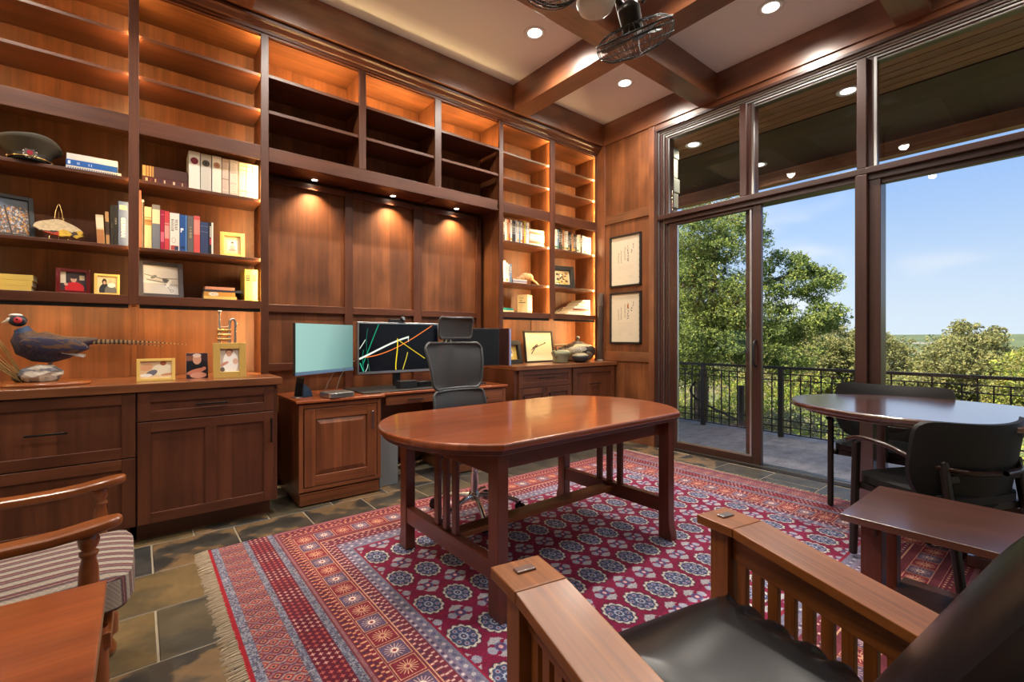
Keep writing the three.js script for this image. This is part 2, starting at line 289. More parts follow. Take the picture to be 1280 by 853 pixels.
// ================================================================ TERRACE
const YD = -.15;
{
  const deckTex = dataTex(512, 512, (u, v) => { const n = fbm(u, v, 6, 24, 301, 4), m = fbm(u, v, 5, 5, 331, 4), f = fbm(u, v, 90, 120, 341, 2), k = .5 + .8 * n + .5 * (m - .5) + .7 * (f - .5); return [.23 * k, .215 * k, .225 * k]; });
  const g = prep(new THREE.BoxGeometry(2.5, .2, 17).translate(5.87, YD - .1, -1.5), 'z', false);
  struct('terrace_floor', g, std({ map: deckTex, bumpMap: deckTex, bumpScale: .006, roughness: .55 }));
  const roof = sgroup('terrace_roof');
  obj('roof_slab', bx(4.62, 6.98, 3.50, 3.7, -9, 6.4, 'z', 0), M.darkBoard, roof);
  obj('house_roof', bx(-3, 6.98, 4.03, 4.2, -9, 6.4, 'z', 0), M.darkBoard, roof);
  for (let i = 0; i < 6; i++) obj('soffit_plank', bx(4.62 + i * .125, 4.736 + i * .125, 3.452, 3.5, -8.9, 6.3, 'z', .005), M.cedar, roof);
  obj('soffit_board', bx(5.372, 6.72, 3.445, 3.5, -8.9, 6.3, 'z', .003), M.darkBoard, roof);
  obj('edge_beam', bx(6.72, 6.86, 3.28, 3.5, -8.9, 6.3, 'z', .004), M.cedar, roof);
  const stone = sgroup('stone_pier'); const R = rng(8);
  const sm = [plain(.30, .29, .24, .9), plain(.24, .24, .19, .9), plain(.36, .34, .28, .9)];
  let y = YD; while (y < 3.4) { const h = .14 + R() * .14, y1 = Math.min(3.44, y + h); obj('stone', bx(4.60 + R() * .01, 4.98 + R() * .03, y, y1 - .006, -3.5, -3.06 + R() * .02, 'y', .012), sm[Math.floor(R() * 3)], stone); y = y1; }
  obj('mortar', bx(4.63, 4.95, YD, 3.44, -3.49, -3.08, 'y', 0), plain(.3, .28, .24, .95), stone);
}
for (const [x, z, l] of [[5.058, -2.901, 'recessed light in the cedar soffit outside, over the sliding door'], [5.056, -1.384, 'recessed light in the cedar soffit outside, over the open bay']]) canLight(x, 3.452, z, l, null, 4);
canLight(6.3, 3.445, -2.697, 'recessed light added for a glass reflection, in the dark outer soffit board over the terrace', null, 3);  // lamp added in place of an interior light mirrored in the glass
{ // wrought iron railing
  const t = thing('terrace_railing', 'black iron balcony railing with grid balusters along the terrace edge', 'railing'), X = 6.78;
  for (const z of [-4.84, -3.73, -2.62, 1.4, 5.3]) obj('post', bx(X - .03, X + .03, YD, .80, z - .03, z + .03, 'y', .004), M.iron, t);
  for (const [y, h, w] of [[.786, .035, .05], [.70, .014, .014], [.62, .014, .014], [.08, .014, .014], [-.01, .014, .014], [-.10, .014, .014]]) obj('rail', bx(X - w / 2, X + w / 2, y - h / 2, y + h / 2, -7.2, 5.4, 'z', .002), M.iron, t);
  let i = 0; for (let z = -7.1; z < 5.35; z += .118, i++) obj('baluster', bx(X - .007, X + .007, -.107, i % 3 ? .70 : .77, z - .007, z + .007, 'y', 0), M.iron, t);
  settle(t);
  const s = thing('stair_railing', 'curved black iron stair railing descending beyond the terrace edge', 'railing'), cx = 7.75, cz = -3.6, rr = .78, R0 = rng(4);
  const pt = (a, y) => V(cx + rr * Math.cos(a), y, cz + rr * Math.sin(a)), top = [];
  for (let k = 0; k <= 20; k++) { const a = -2.5 + k * .2; top.push(pt(a, .45 - k * .075)); }
  obj('handrail', tube(top, .02, 60, 8), M.iron, s);
  for (let k = 0; k <= 20; k++) { const p = top[k]; obj('baluster', tube([p, V(p.x, (p.y + p.y - .9) / 2, p.z), V(p.x, p.y - .9, p.z)], .008, 4, 6), M.iron, s); }
  obj('lower_rail', tube(top.map(p => V(p.x, p.y - .86, p.z)), .014, 60, 6), M.iron, s); obj('newel', cyl(.05, .05, 3, cx, -2.6, cz, 14), M.iron, s);
  settle(s);
}

// ================================================================ BUILT-IN BOOKCASES
const S1 = 2.215, S2 = 1.78, S3 = 1.465, TOPSH = [3.14, 2.88];
function ledStrip(x, y0, y1, dirx, parent, power) {   // warm strip tucked behind a stile
  obj('light_strip', bx(x - .003, x + .003, y0, y1, ZB - .0245, ZB - .0205, 'y', 0), strip, parent);
  const l = new THREE.RectAreaLight(WARM, power, .008, y1 - y0); l.position.set(x, (y0 + y1) / 2, ZB - .0275); l.lookAt(x + dirx * .34, (y0 + y1) / 2, ZB - .42); l.name = 'strip_lamp'; parent.add(l);
}
function bookcase(name, label, bays, foot, power, dim) {
  const t = thing(name, label, 'bookcase'), edges = [];
  bays.forEach(([a, b], i) => { edges.push([i ? bays[i - 1][1] : a - (i ? 0 : .053), a]); if (i === bays.length - 1) edges.push([b, b + .053]); });
  edges.forEach(([a, b], i) => { const f = i && i < edges.length - 1 ? 1.408 : foot; obj('stile', bx(a, b, f, 3.43, ZB - .02, ZB, 'y', .003), M.cab, t); const m = (a + b) / 2; obj('side_panel', bx(m - .009, m + .009, f, 3.42, ZK, ZB - .02, 'y', 0), M.veneer, t); if (f > foot) obj('back_batten', bx(m - .014, m + .014, foot, 1.408, ZK, ZK + .008, 'y', .002), M.veneer, t); });
  bays.forEach(([a, b], i) => { const last = i === bays.length - 1, fa = i ? 1.42 : foot + .02, fb = last ? foot + .02 : 1.42;
    const l = a - .018, r = b + .018;
    obj('back_panel', bx(l, r, foot, 3.42, ZK - .012, ZK, 'y', 0), M.veneer, t);
    obj('top_board', bx(l, r, 3.405, 3.42, ZK, ZB - .02, 'x', 0), M.veneer, t);
    obj('rail', bx(a, b, 2.495, 2.602, ZB - .02, ZB, 'x', .003), M.cab, t); obj('rail', bx(a, b, 1.408, S3, ZB - .02, ZB, 'x', .003), M.cab, t); obj('top_rail', bx(a, b, 3.412, 3.43, ZB - .02, ZB, 'x', .002), M.cab, t);
    obj('fixed_shelf', bx(l, r, 2.575, 2.595, ZK, ZB - .021, 'x', 0), M.veneer, t); obj('fixed_shelf', bx(l, r, S3 - .022, S3 - .001, ZK, ZB - .021, 'x', 0), M.veneer, t);
    for (const y of [...TOPSH, S1, S2]) obj('shelf', [bx(l + .006, r - .006, y - .022, y, ZK, ZB - .034, 'x', .003)], M.cab, t);
    obj('cleat', bx(l, r, 3.27, 3.285, ZK, ZK + .012, 'x', 0), M.veneer, t);
    obj('light_bar', [bx(a + .01, b - .01, 1.398, 1.408, ZB - .045, ZB - .024, 'x', .002), bx(a, b, 1.384, 1.408, ZB - .026, ZB - .0205, 'x', .001)], M.black, t); obj('light_strip', bx(a + .02, b - .02, 1.3955, 1.398, ZB - .042, ZB - .028, 'x', 0), strip, t); { const q = new THREE.RectAreaLight(WARM, power * .42, b - a - .04, .012); q.position.set((a + b) / 2, 1.393, ZB - .036); q.lookAt((a + b) / 2, 1.393 - .5, ZB - .036 - .30); q.name = 'strip_lamp'; t.add(q); }
    for (const [x, inner, f, dir, k] of [[a - .0125, i > 0, fa, 1, .5], [b + .0125, !last, fb, -1, 1]]) { ledStrip(x, 2.605, 3.40, dir, t, power * k); ledStrip(x, f, 2.49, dir, t, power * k * (inner && dim ? .2 : 1)); }
  });
  return settle(t);
}
bookcase('built_in_bookcase', 'dark-stained lit bookcase with officer cap, pheasant and books, over drawers and doors', [[-1.484, -.792], [-.739, -.047], [.006, .698]], .931, STRIP, true);
bookcase('built_in_bookcase', 'narrow lit bookcase in the corner beside the windows, holding rows of upright books', [[2.936, 3.602], [3.677, 4.367]], .915, STRIP * 1.15);
{ // cubbies over the niche
  const t = thing('overhead_cubby_cabinet', 'overhead cabinet of empty cubbies spanning the niche above the monitors', 'cabinet');
  const xs = [[.751, 1.426], [1.486, 2.1375], [2.206, 2.861]];
  obj('rail', bx(.751, 2.861, 2.495, 2.60, ZB - .02, ZB, 'x', .003), M.cab, t); obj('top_rail', bx(.751, 2.861, 3.412, 3.43, ZB - .02, ZB, 'x', .002), M.cab, t);
  for (const [a, b] of [[1.426, 1.486], [2.1375, 2.206]]) { obj('stile', bx(a, b, 2.60, 3.412, ZB - .02, ZB, 'y', .003), M.cab, t); obj('divider', bx((a + b) / 2 - .012, (a + b) / 2 + .012, 2.52, 3.42, ZK, ZB - .02, 'y', 0), M.veneer, t); }
  obj('soffit', bx(.728, 2.885, 2.505, 2.522, -4.07, ZB - .021, 'x', 0), M.cab, t); obj('floor_board', bx(.728, 2.885, 2.572, 2.59, ZK, ZB - .021, 'x', 0), M.cab, t);
  for (const x of [1.456, 2.17]) obj('soffit_batten', bx(x - .02, x + .02, 2.495, 2.505, -4.07, ZB - .021, 'z', .002), M.cab, t);
  xs.forEach(([a, b], i) => {
    const l = i ? a - .018 : a - .02, r = i < 2 ? b + .02 : b + .02;
    obj('back_panel', bx(l, r, 2.52, 3.42, ZK - .012, ZK, 'y', 0), M.veneer, t); obj('top_board', bx(l, r, 3.405, 3.42, ZK, ZB - .02, 'x', 0), M.veneer, t);
    for (const y of TOPSH) obj('shelf', bx(l, r, y - .026, y, ZK, y > 3 ? ZB - .003 : ZB - .012, 'x', .003), M.cab, t);
    obj('cleat', bx(l, r, 3.30, 3.315, ZK, ZK + .012, 'x', 0), M.veneer, t);
    obj('light_strip', bx(a + .02, b - .02, 3.1405, 3.1445, ZB - .05, ZB - .03, 'x', 0), strip, t);
    const L = new THREE.RectAreaLight(WARM, CUBBY, b - a - .04, .014); L.position.set((a + b) / 2, 3.147, ZB - .045); L.lookAt((a + b) / 2, 3.147 + .5, ZB - .045 - .7); L.name = 'strip_lamp'; t.add(L);
  });
  settle(t);
}
for (const [x, w] of [[1.138, 'over the pale monitor'], [1.829, 'over the webcam monitor'], [2.514, 'over the mesh desk chair']]) {
  const t = thing('puck_light', 'small bright puck light under the cubbies ' + w, 'light', [x, 2.505, -4.02]);
  obj('ring', lathe([[.022, 0], [.022, -.006], [.031, -.008], [.034, 0]], 24), M.alu, t); obj('lens', cyl(.0215, .0215, .003, 0, -.006, 0, 20), glow(new THREE.Color(1, .9, .72), 14), t);
  const s = new THREE.SpotLight(new THREE.Color(1, .74, .44), PUCK, 0, .95, .8, 2); s.position.set(0, -.012, 0); s.target.position.set(0, -1, .02); s.castShadow = true; s.name = 'lamp'; t.add(s, s.target);
}

// ================================================================ BASE CABINETS
function shaker(x0, x1, y0, y1, z, fw = .06, mid) {   // frame and recessed panel, front face at z
  const g = [bx(x0, x0 + fw, y0, y1, z - .02, z, 'y', .002), bx(x1 - fw, x1, y0, y1, z - .02, z, 'y', .002), bx(x0 + fw, x1 - fw, y1 - fw, y1, z - .02, z - .0005, 'x', .002), bx(x0 + fw, x1 - fw, y0, y0 + fw, z - .02, z - .0005, 'x', .002), bx(x0 + fw - .002, x1 - fw + .002, y0 + fw - .002, y1 - fw + .002, z - .019, z - .010, 'y', 0)];
  if (mid) g.push(bx((x0 + x1) / 2 - .03, (x0 + x1) / 2 + .03, y0 + fw, y1 - fw, z - .02, z - .0008, 'y', .002)); return g;
}
function pull(p, q, parent) { const d = V(0, 0, .026); obj('handle', [bar(p.clone().add(d), q.clone().add(d), .011, .009, 'y', .002), ...[.12, .88].map(t => { const c = p.clone().lerp(q, t); return bar(c, c.clone().add(d), .008, .008, 'y', 0); })], M.bronze, parent); }
const ZF = -3.43;
function baseCab(name, label, x0, x1, fronts, zf, top, toe = .105) {
  const t = thing(name, label, 'cabinet');
  obj('body', [bx(x0, x1, toe, top, ZK, zf - .021, 'y', 0), bx(x0 + .0, x1 - .03, 0, toe, ZK, zf - .1, 'x', 0)], M.cab, t);
  for (const f of fronts) { const o = obj(f.n, shaker(f.x0, f.x1, f.y0, f.y1, zf, f.fw ?? .06, f.mid), M.cab, t); if (f.h) pull(V(...f.h[0], zf - .004), V(...f.h[1], zf - .004), o); }
  return settle(t);
}
baseCab('drawer_cabinet', 'two-drawer base cabinet beyond the pheasant, left of the other file drawers', -1.49, -.745, [{ n: 'drawer', x0: -1.485, x1: -.75, y0: .515, y1: .877, fw: .06, h: [[-1.2, .69], [-1.04, .69]] }, { n: 'drawer', x0: -1.485, x1: -.75, y0: .112, y1: .508, h: [[-1.2, .40], [-1.04, .40]] }], ZF, .88);
baseCab('drawer_cabinet', 'dark wooden cabinet with two deep file drawers under the mounted pheasant', -.745, -.008, [{ n: 'drawer', x0: -.742, x1: -.012, y0: .512, y1: .877, h: [[-.455, .69], [-.29, .69]] }, { n: 'drawer', x0: -.742, x1: -.012, y0: .112, y1: .506, h: [[-.455, .385], [-.29, .385]] }], ZF, .88);
baseCab('door_cabinet', 'dark wooden cabinet with one slim drawer over a two-panel door, below the gold photo frames', -.006, .735, [{ n: 'drawer', x0: -.002, x1: .708, y0: .711, y1: .877, fw: .058, h: [[.275, .791], [.445, .791]] }, { n: 'door', x0: -.002, x1: .708, y0: .112, y1: .704, mid: true, h: [[.692, .50], [.692, .665]] }], ZF, .88);
{ const o = obj('countertop', bx(-1.49, .758, .882, .931, ZK, ZF + .012, 'x', .004), M.counter); tag(o, 'long polished wood countertop under the pheasant and gold photo frames', 'countertop'); }
baseCab('drawer_cabinet', 'corner base cabinet with drawer over two doors, catching blue daylight, behind the desk chair', 2.861, 3.655, [{ n: 'drawer', x0: 2.905, x1: 3.642, y0: .695, y1: .872, fw: .05, h: [[3.15, .784], [3.375, .784]] }, { n: 'door', x0: 2.905, x1: 3.272, y0: .11, y1: .689, h: [[2.955, .52], [2.955, .62]] }, { n: 'door', x0: 3.276, x1: 3.642, y0: .11, y1: .689, h: [[3.305, .52], [3.305, .63]] }], -3.5, .872);
baseCab('drawer_cabinet', 'dark base cabinet with one deep drawer against the window wall, below the teapots', 3.657, 4.39, [{ n: 'drawer', x0: 3.665, x1: 4.36, y0: .45, y1: .866, h: [[3.915, .68], [4.104, .68]] }, { n: 'drawer', x0: 3.665, x1: 4.36, y0: .11, y1: .444, h: [[3.915, .30], [4.104, .30]] }], -3.5, .872);
{ const o = obj('countertop', bx(2.861, 4.392, .873, .915, ZK, -3.488, 'x', .004), M.counter); tag(o, 'short wood countertop in the corner carrying teapots and a mounted photograph', 'countertop'); }

// ================================================================ CREDENZA
{
  const t = thing('credenza_desk', 'reddish mahogany credenza desk with raised-panel door in the niche under the monitors', 'desk');
  const za = -3.45, zb = -4.05, T = .755;
  obj('top', [bx(.85, 1.50, T - .022, T, zb, za + .016, 'x', .006), bx(1.50, 2.10, T - .022, T, zb, za - .06, 'x', .006), bx(2.10, 2.715, T - .022, T, zb, za + .016, 'x', .006)], M.desk, t);
  const ped = (x0, x1) => {
    obj('plinth', [bx(x0 + .01, x1 - .01, .01, .085, zb + .01, za - .012, 'x', .003), bx(x0 + .006, x1 - .006, .085, .098, zb + .01, za - .008, 'x', .003)], M.maho, t);
    obj('carcase', [bx(x0, x1, .108, T - .03, zb + .005, za - .022, 'y', 0), bx(x0, x0 + .03, .108, T - .03, za - .03, za, 'y', .003), bx(x1 - .03, x1, .108, T - .03, za - .03, za, 'y', .003), bx(x0 + .03, x1 - .03, .108, .135, za - .03, za, 'x', .003), bx(x0 + .03, x1 - .03, T - .06, T - .03, za - .03, za, 'x', .003)], M.maho, t);
  };
  ped(.872, 1.47); ped(2.12, 2.70);
  // raised panel door
  const x0 = .908, x1 = 1.434, y0 = .14, y1 = .69, z = za + .004, fw = .075;
  const d = obj('door', [bx(x0, x0 + fw, y0, y1, z - .02, z, 'y', .003), bx(x1 - fw, x1, y0, y1, z - .02, z, 'y', .003), bx(x0 + fw, x1 - fw, y0, y0 + fw, z - .02, z - .0005, 'x', .003), bx(x0 + fw, x1 - fw, y1 - fw, y1, z - .02, z - .0005, 'x', .003)], M.maho, t);
  const a = x0 + fw, b = x1 - fw, c = y0 + fw, e = y1 - fw, q = .036, P = [], Q = (A, B, C, D) => P.push(...A, ...B, ...C, ...A, ...C, ...D), zo = z - .013, zi = z + .002;
  Q([a + q, c + q, zi], [b - q, c + q, zi], [b - q, e - q, zi], [a + q, e - q, zi]);
  Q([a, c, zo], [b, c, zo], [b - q, c + q, zi], [a + q, c + q, zi]); Q([b, c, zo], [b, e, zo], [b - q, e - q, zi], [b - q, c + q, zi]); Q([b, e, zo], [a, e, zo], [a + q, e - q, zi], [b - q, e - q, zi]); Q([a, e, zo], [a, c, zo], [a + q, c + q, zi], [a + q, e - q, zi]);
  const rp = new THREE.BufferGeometry(); rp.setAttribute('position', new THREE.Float32BufferAttribute(P, 3)); rp.computeVertexNormals(); obj('raised_panel', prep(rp, 'y'), M.maho, d);
  obj('finger_pull', bx(x1 - .045, x1 - .018, .50, .635, z - .004, z + .006, 'y', .006), M.walnut, d);
  obj('knee_drawer', [bx(1.545, 2.06, T - .105, T - .03, za - .1, za - .078, 'x', .004)], M.maho, t).add((() => { const h = new THREE.Mesh(bar(V(1.73, T - .07, za - .062), V(1.87, T - .07, za - .062), .01, .01), M.bronze); h.name = 'handle'; return h; })());
  obj('modesty_panel', bx(1.47, 2.12, .1, T - .03, zb + .02, zb + .04, 'x', 0), M.maho, t);
  for (const [u, v] of [[.60, .70], [.38, .59], [.14, .37]]) { const dr = obj('drawer', [bx(2.155, 2.665, u, v, za - .018, za + .006, 'x', .004), bx(2.175, 2.645, u + .02, v - .02, za + .004, za + .009, 'x', .002)], M.maho, t); obj('handle', bar(V(2.34, (u + v) / 2, za + .024), V(2.48, (u + v) / 2, za + .024), .01, .01), M.bronze, dr); }
  settle(t);
}
{ // things standing on the credenza
  const T = .755;
  const m1 = thing('monitor', 'slim monitor glowing pale teal beside the built-in drawers', 'monitor', [1.113, T, -3.605], .563 * 1);
  obj('bezel', bx(-.31, .31, .175, .545, -.03, -.008, 'x', .004), M.black, m1);
  obj('screen', new THREE.PlaneGeometry(.612, .342).translate(0, .371, -.0075), std({ color: 0x050505, roughness: .25, emissive: 0xffffff, emissiveIntensity: .62, emissiveMap: canvasTex(256, 144, (x, w, h) => { const g = x.createLinearGradient(0, 0, w, h * .6); g.addColorStop(0, '#a9d6cb'); g.addColorStop(.5, '#9cc9c0'); g.addColorStop(1, '#6d9591'); x.fillStyle = g; x.fillRect(0, 0, w, h); }) }), m1);
  obj('chin', bx(-.31, .31, .175, .199, -.008, -.004, 'x', .001), plain(.16, .30, .52, .35, { metalness: .4 }), m1);
  obj('wall_arm', [bx(-.05, .05, .30, .42, -.05, -.03, 'y', .003), tube([[0, .36, -.05], [.08, .36, -.18], [.15, .36, -.29], [.20, .36, -.38]], .018, 16, 8)], M.black, m1);
  const m2 = thing('monitor', 'wide monitor with silver bezel showing coloured streaks on black, webcam on top', 'monitor', [1.79, T, -3.78], .03);
  obj('bezel', bx(-.385, .385, .135, .573, -.045, 0, 'x', .004), M.alu, m2);
  obj('screen', new THREE.PlaneGeometry(.745, .40).translate(0, .358, .0015), std({ color: 0x020203, roughness: .22, emissive: 0xffffff, emissiveIntensity: .8, emissiveMap: canvasTex(1024, 550, (x, w, h) => {
    x.fillStyle = '#02040a'; x.fillRect(0, 0, w, h); x.lineCap = 'round';
    const L = (c, lw, ...p) => { x.strokeStyle = c; x.lineWidth = lw; x.beginPath(); x.moveTo(p[0] * w, p[1] * h); if (p.length === 4) x.lineTo(p[2] * w, p[3] * h); else x.bezierCurveTo(p[2] * w, p[3] * h, p[4] * w, p[5] * h, p[6] * w, p[7] * h); x.stroke(); };
    L('#0d5a44', 8, .10, .1, .06, .4, .10, .7, .12, 1); L('#0f8a63', 12, .23, 0, .16, .3, .1, .6, .04, .85); L('#0c6b50', 9, .05, .55, .02, .8, .06, .9, .05, 1); L('#35b98d', 11, .01, .82, .03, .9, .04, .95, .05, 1); L('#dfe8d8', 8, .005, .52, .03, .46, .05, .4, .07, .34); L('#cfd8c8', 7, .07, 1, .09, .95, .1, .9, .1, .85);
    L('#e2601a', 11, .07, .70, .35, .66, .62, .36, .92, .02); L('#ff9a4a', 4, .07, .70, .35, .66, .62, .36, .92, .02); L('#e8efe2', 20, .005, .73, .2, .58, .36, .4, .6, .28); L('#e8efe2', 8, .6, .26, .6, .38); L('#f3d21b', 13, .46, .32, .47, .6, .43, .8, .44, .985); L('#d9b91a', 10, .475, .35, .82, .76); L('#d8c43a', 10, .59, .62, .57, .8, .54, .9, .53, .985);
  }) }), m2);
  obj('stand', [bx(-.03, .03, .02, .3, -.1, -.06, 'y', .004), bx(-.16, .16, 0, .014, -.2, .03, 'x', .004), bx(-.02, .02, .25, .32, -.07, -.04, 'y', 0)], M.black, m2);
  obj('logo_mark', new THREE.PlaneGeometry(.03, .006).translate(0, .147, .001), plain(.3, .3, .3), m2);
  const wc = thing('webcam', 'small black webcam on a bracket clipped to the wide monitor', 'webcam', [1.80, T + .573, -3.79]);
  obj('bracket', [bx(-.11, -.005, .0, .03, -.02, .005, 'x', .004), bx(-.02, .03, -.001, .012, -.03, .02, 'x', .002)], M.black, wc); obj('body', [ball(.022, .012, .033, .008), cyl(.008, .008, .02, .012, .05, .005, 12)], M.black, wc); obj('lens', keep(new THREE.CylinderGeometry(.011, .011, .006, 16).rotateX(Math.PI / 2).translate(.012, .033, .031)), plain(.5, .55, .6, .1, { metalness: .6 }), wc);
  const m3 = thing('monitor', 'dark switched-off monitor half hidden behind the mesh chair', 'monitor', [2.47, T, -3.66], -.12);
  obj('bezel', bx(-.29, .29, .17, .53, -.03, 0, 'x', .004), M.black, m3); obj('screen', new THREE.PlaneGeometry(.565, .335).translate(0, .35, .001), M.blackGloss, m3); obj('stand', [bx(-.03, .03, .01, .3, -.07, -.03, 'y', .003), bx(-.12, .12, 0, .012, -.14, .04, 'x', .003)], M.black, m3);
  const mm = thing('mini_computer', 'small silver mini computer box on the credenza below the pale monitor', 'computer', [1.16, T, -3.53], .1);
  obj('case', slab((() => { const s = new THREE.Shape(), a = .098, r = .03; s.moveTo(-a + r, -a); s.lineTo(a - r, -a); s.quadraticCurveTo(a, -a, a, -a + r); s.lineTo(a, a - r); s.quadraticCurveTo(a, a, a - r, a); s.lineTo(-a + r, a); s.quadraticCurveTo(-a, a, -a, a - r); s.lineTo(-a, -a + r); s.quadraticCurveTo(-a, -a, -a + r, -a); return s; })(), .004, .038, .003), M.alu, mm); obj('foot', cyl(.07, .07, .004), M.black, mm);
  tag(obj('cable', [tube([[1.11, .772, -3.66], [1.13, .83, -3.67], [1.165, .9, -3.665], [1.19, .95, -3.665]], .0025, 16, 5)], plain(.15, .13, .12)), 'thin dark cable rising from the credenza to the pale monitor, left of the other cable', 'cable'); tag(obj('cable', [tube([[1.2, .757, -3.68], [1.215, .83, -3.68], [1.245, .9, -3.69], [1.28, .96, -3.695]], .0025, 16, 5)], plain(.15, .13, .12)), 'thin dark cable rising to the pale monitor, on the side of the wide monitor', 'cable');
  const ph = thing('phone_dock', 'black phone leaning on a dark blue angled dock at the credenza end', 'phone dock', [.93, T, -3.66], .5);
  obj('dock', (() => { const s = new THREE.Shape(); [[0, 0], [.09, 0], [.07, .045], [.02, .09], [.005, .09]].forEach(([a, b], i) => i ? s.lineTo(a, b) : s.moveTo(a, b)); const g = new THREE.ExtrudeGeometry(s, { depth: .07, bevelEnabled: true, bevelSize: .003, bevelThickness: .003, bevelSegments: 1 }); return prep(g.translate(0, .003, -.035), 'y'); })(), plain(.02, .06, .12, .3), ph);
  obj('phone', bx(-.004, .004, 0, .145, -.036, .036, 'y', .003).rotateZ(-.18).translate(-.015, .006, 0), M.blackGloss, ph); obj('tray', bx(-.05, .0, 0, .006, -.035, .035, 'x', .002), M.alu, ph);
  tag(obj('desk_pad', bx(1.36, 2.13, T, T + .012, -3.98, -3.53, 'x', .005), M.black), 'large black desk pad lying on the credenza before the wide monitor', 'desk pad');
  tag(obj('docking_station', bx(1.71, 1.87, T + .012, T + .075, -3.70, -3.62, 'x', .004), M.black), 'black box with a small white logo under the wide monitor', 'dock'); tag(obj('sound_bar', bx(1.89, 2.12, T + .012, T + .062, -3.72, -3.65, 'x', .008), M.blackGloss), 'low glossy black bar under the wide monitor beside the black box', 'sound bar');
  tag(obj('computer_tower', bx(1.50, 1.66, 0, .42, -4.0, -3.55, 'y', .006), plain(.16, .17, .18, .4)), 'grey computer tower on the floor in the credenza kneehole', 'computer');
}

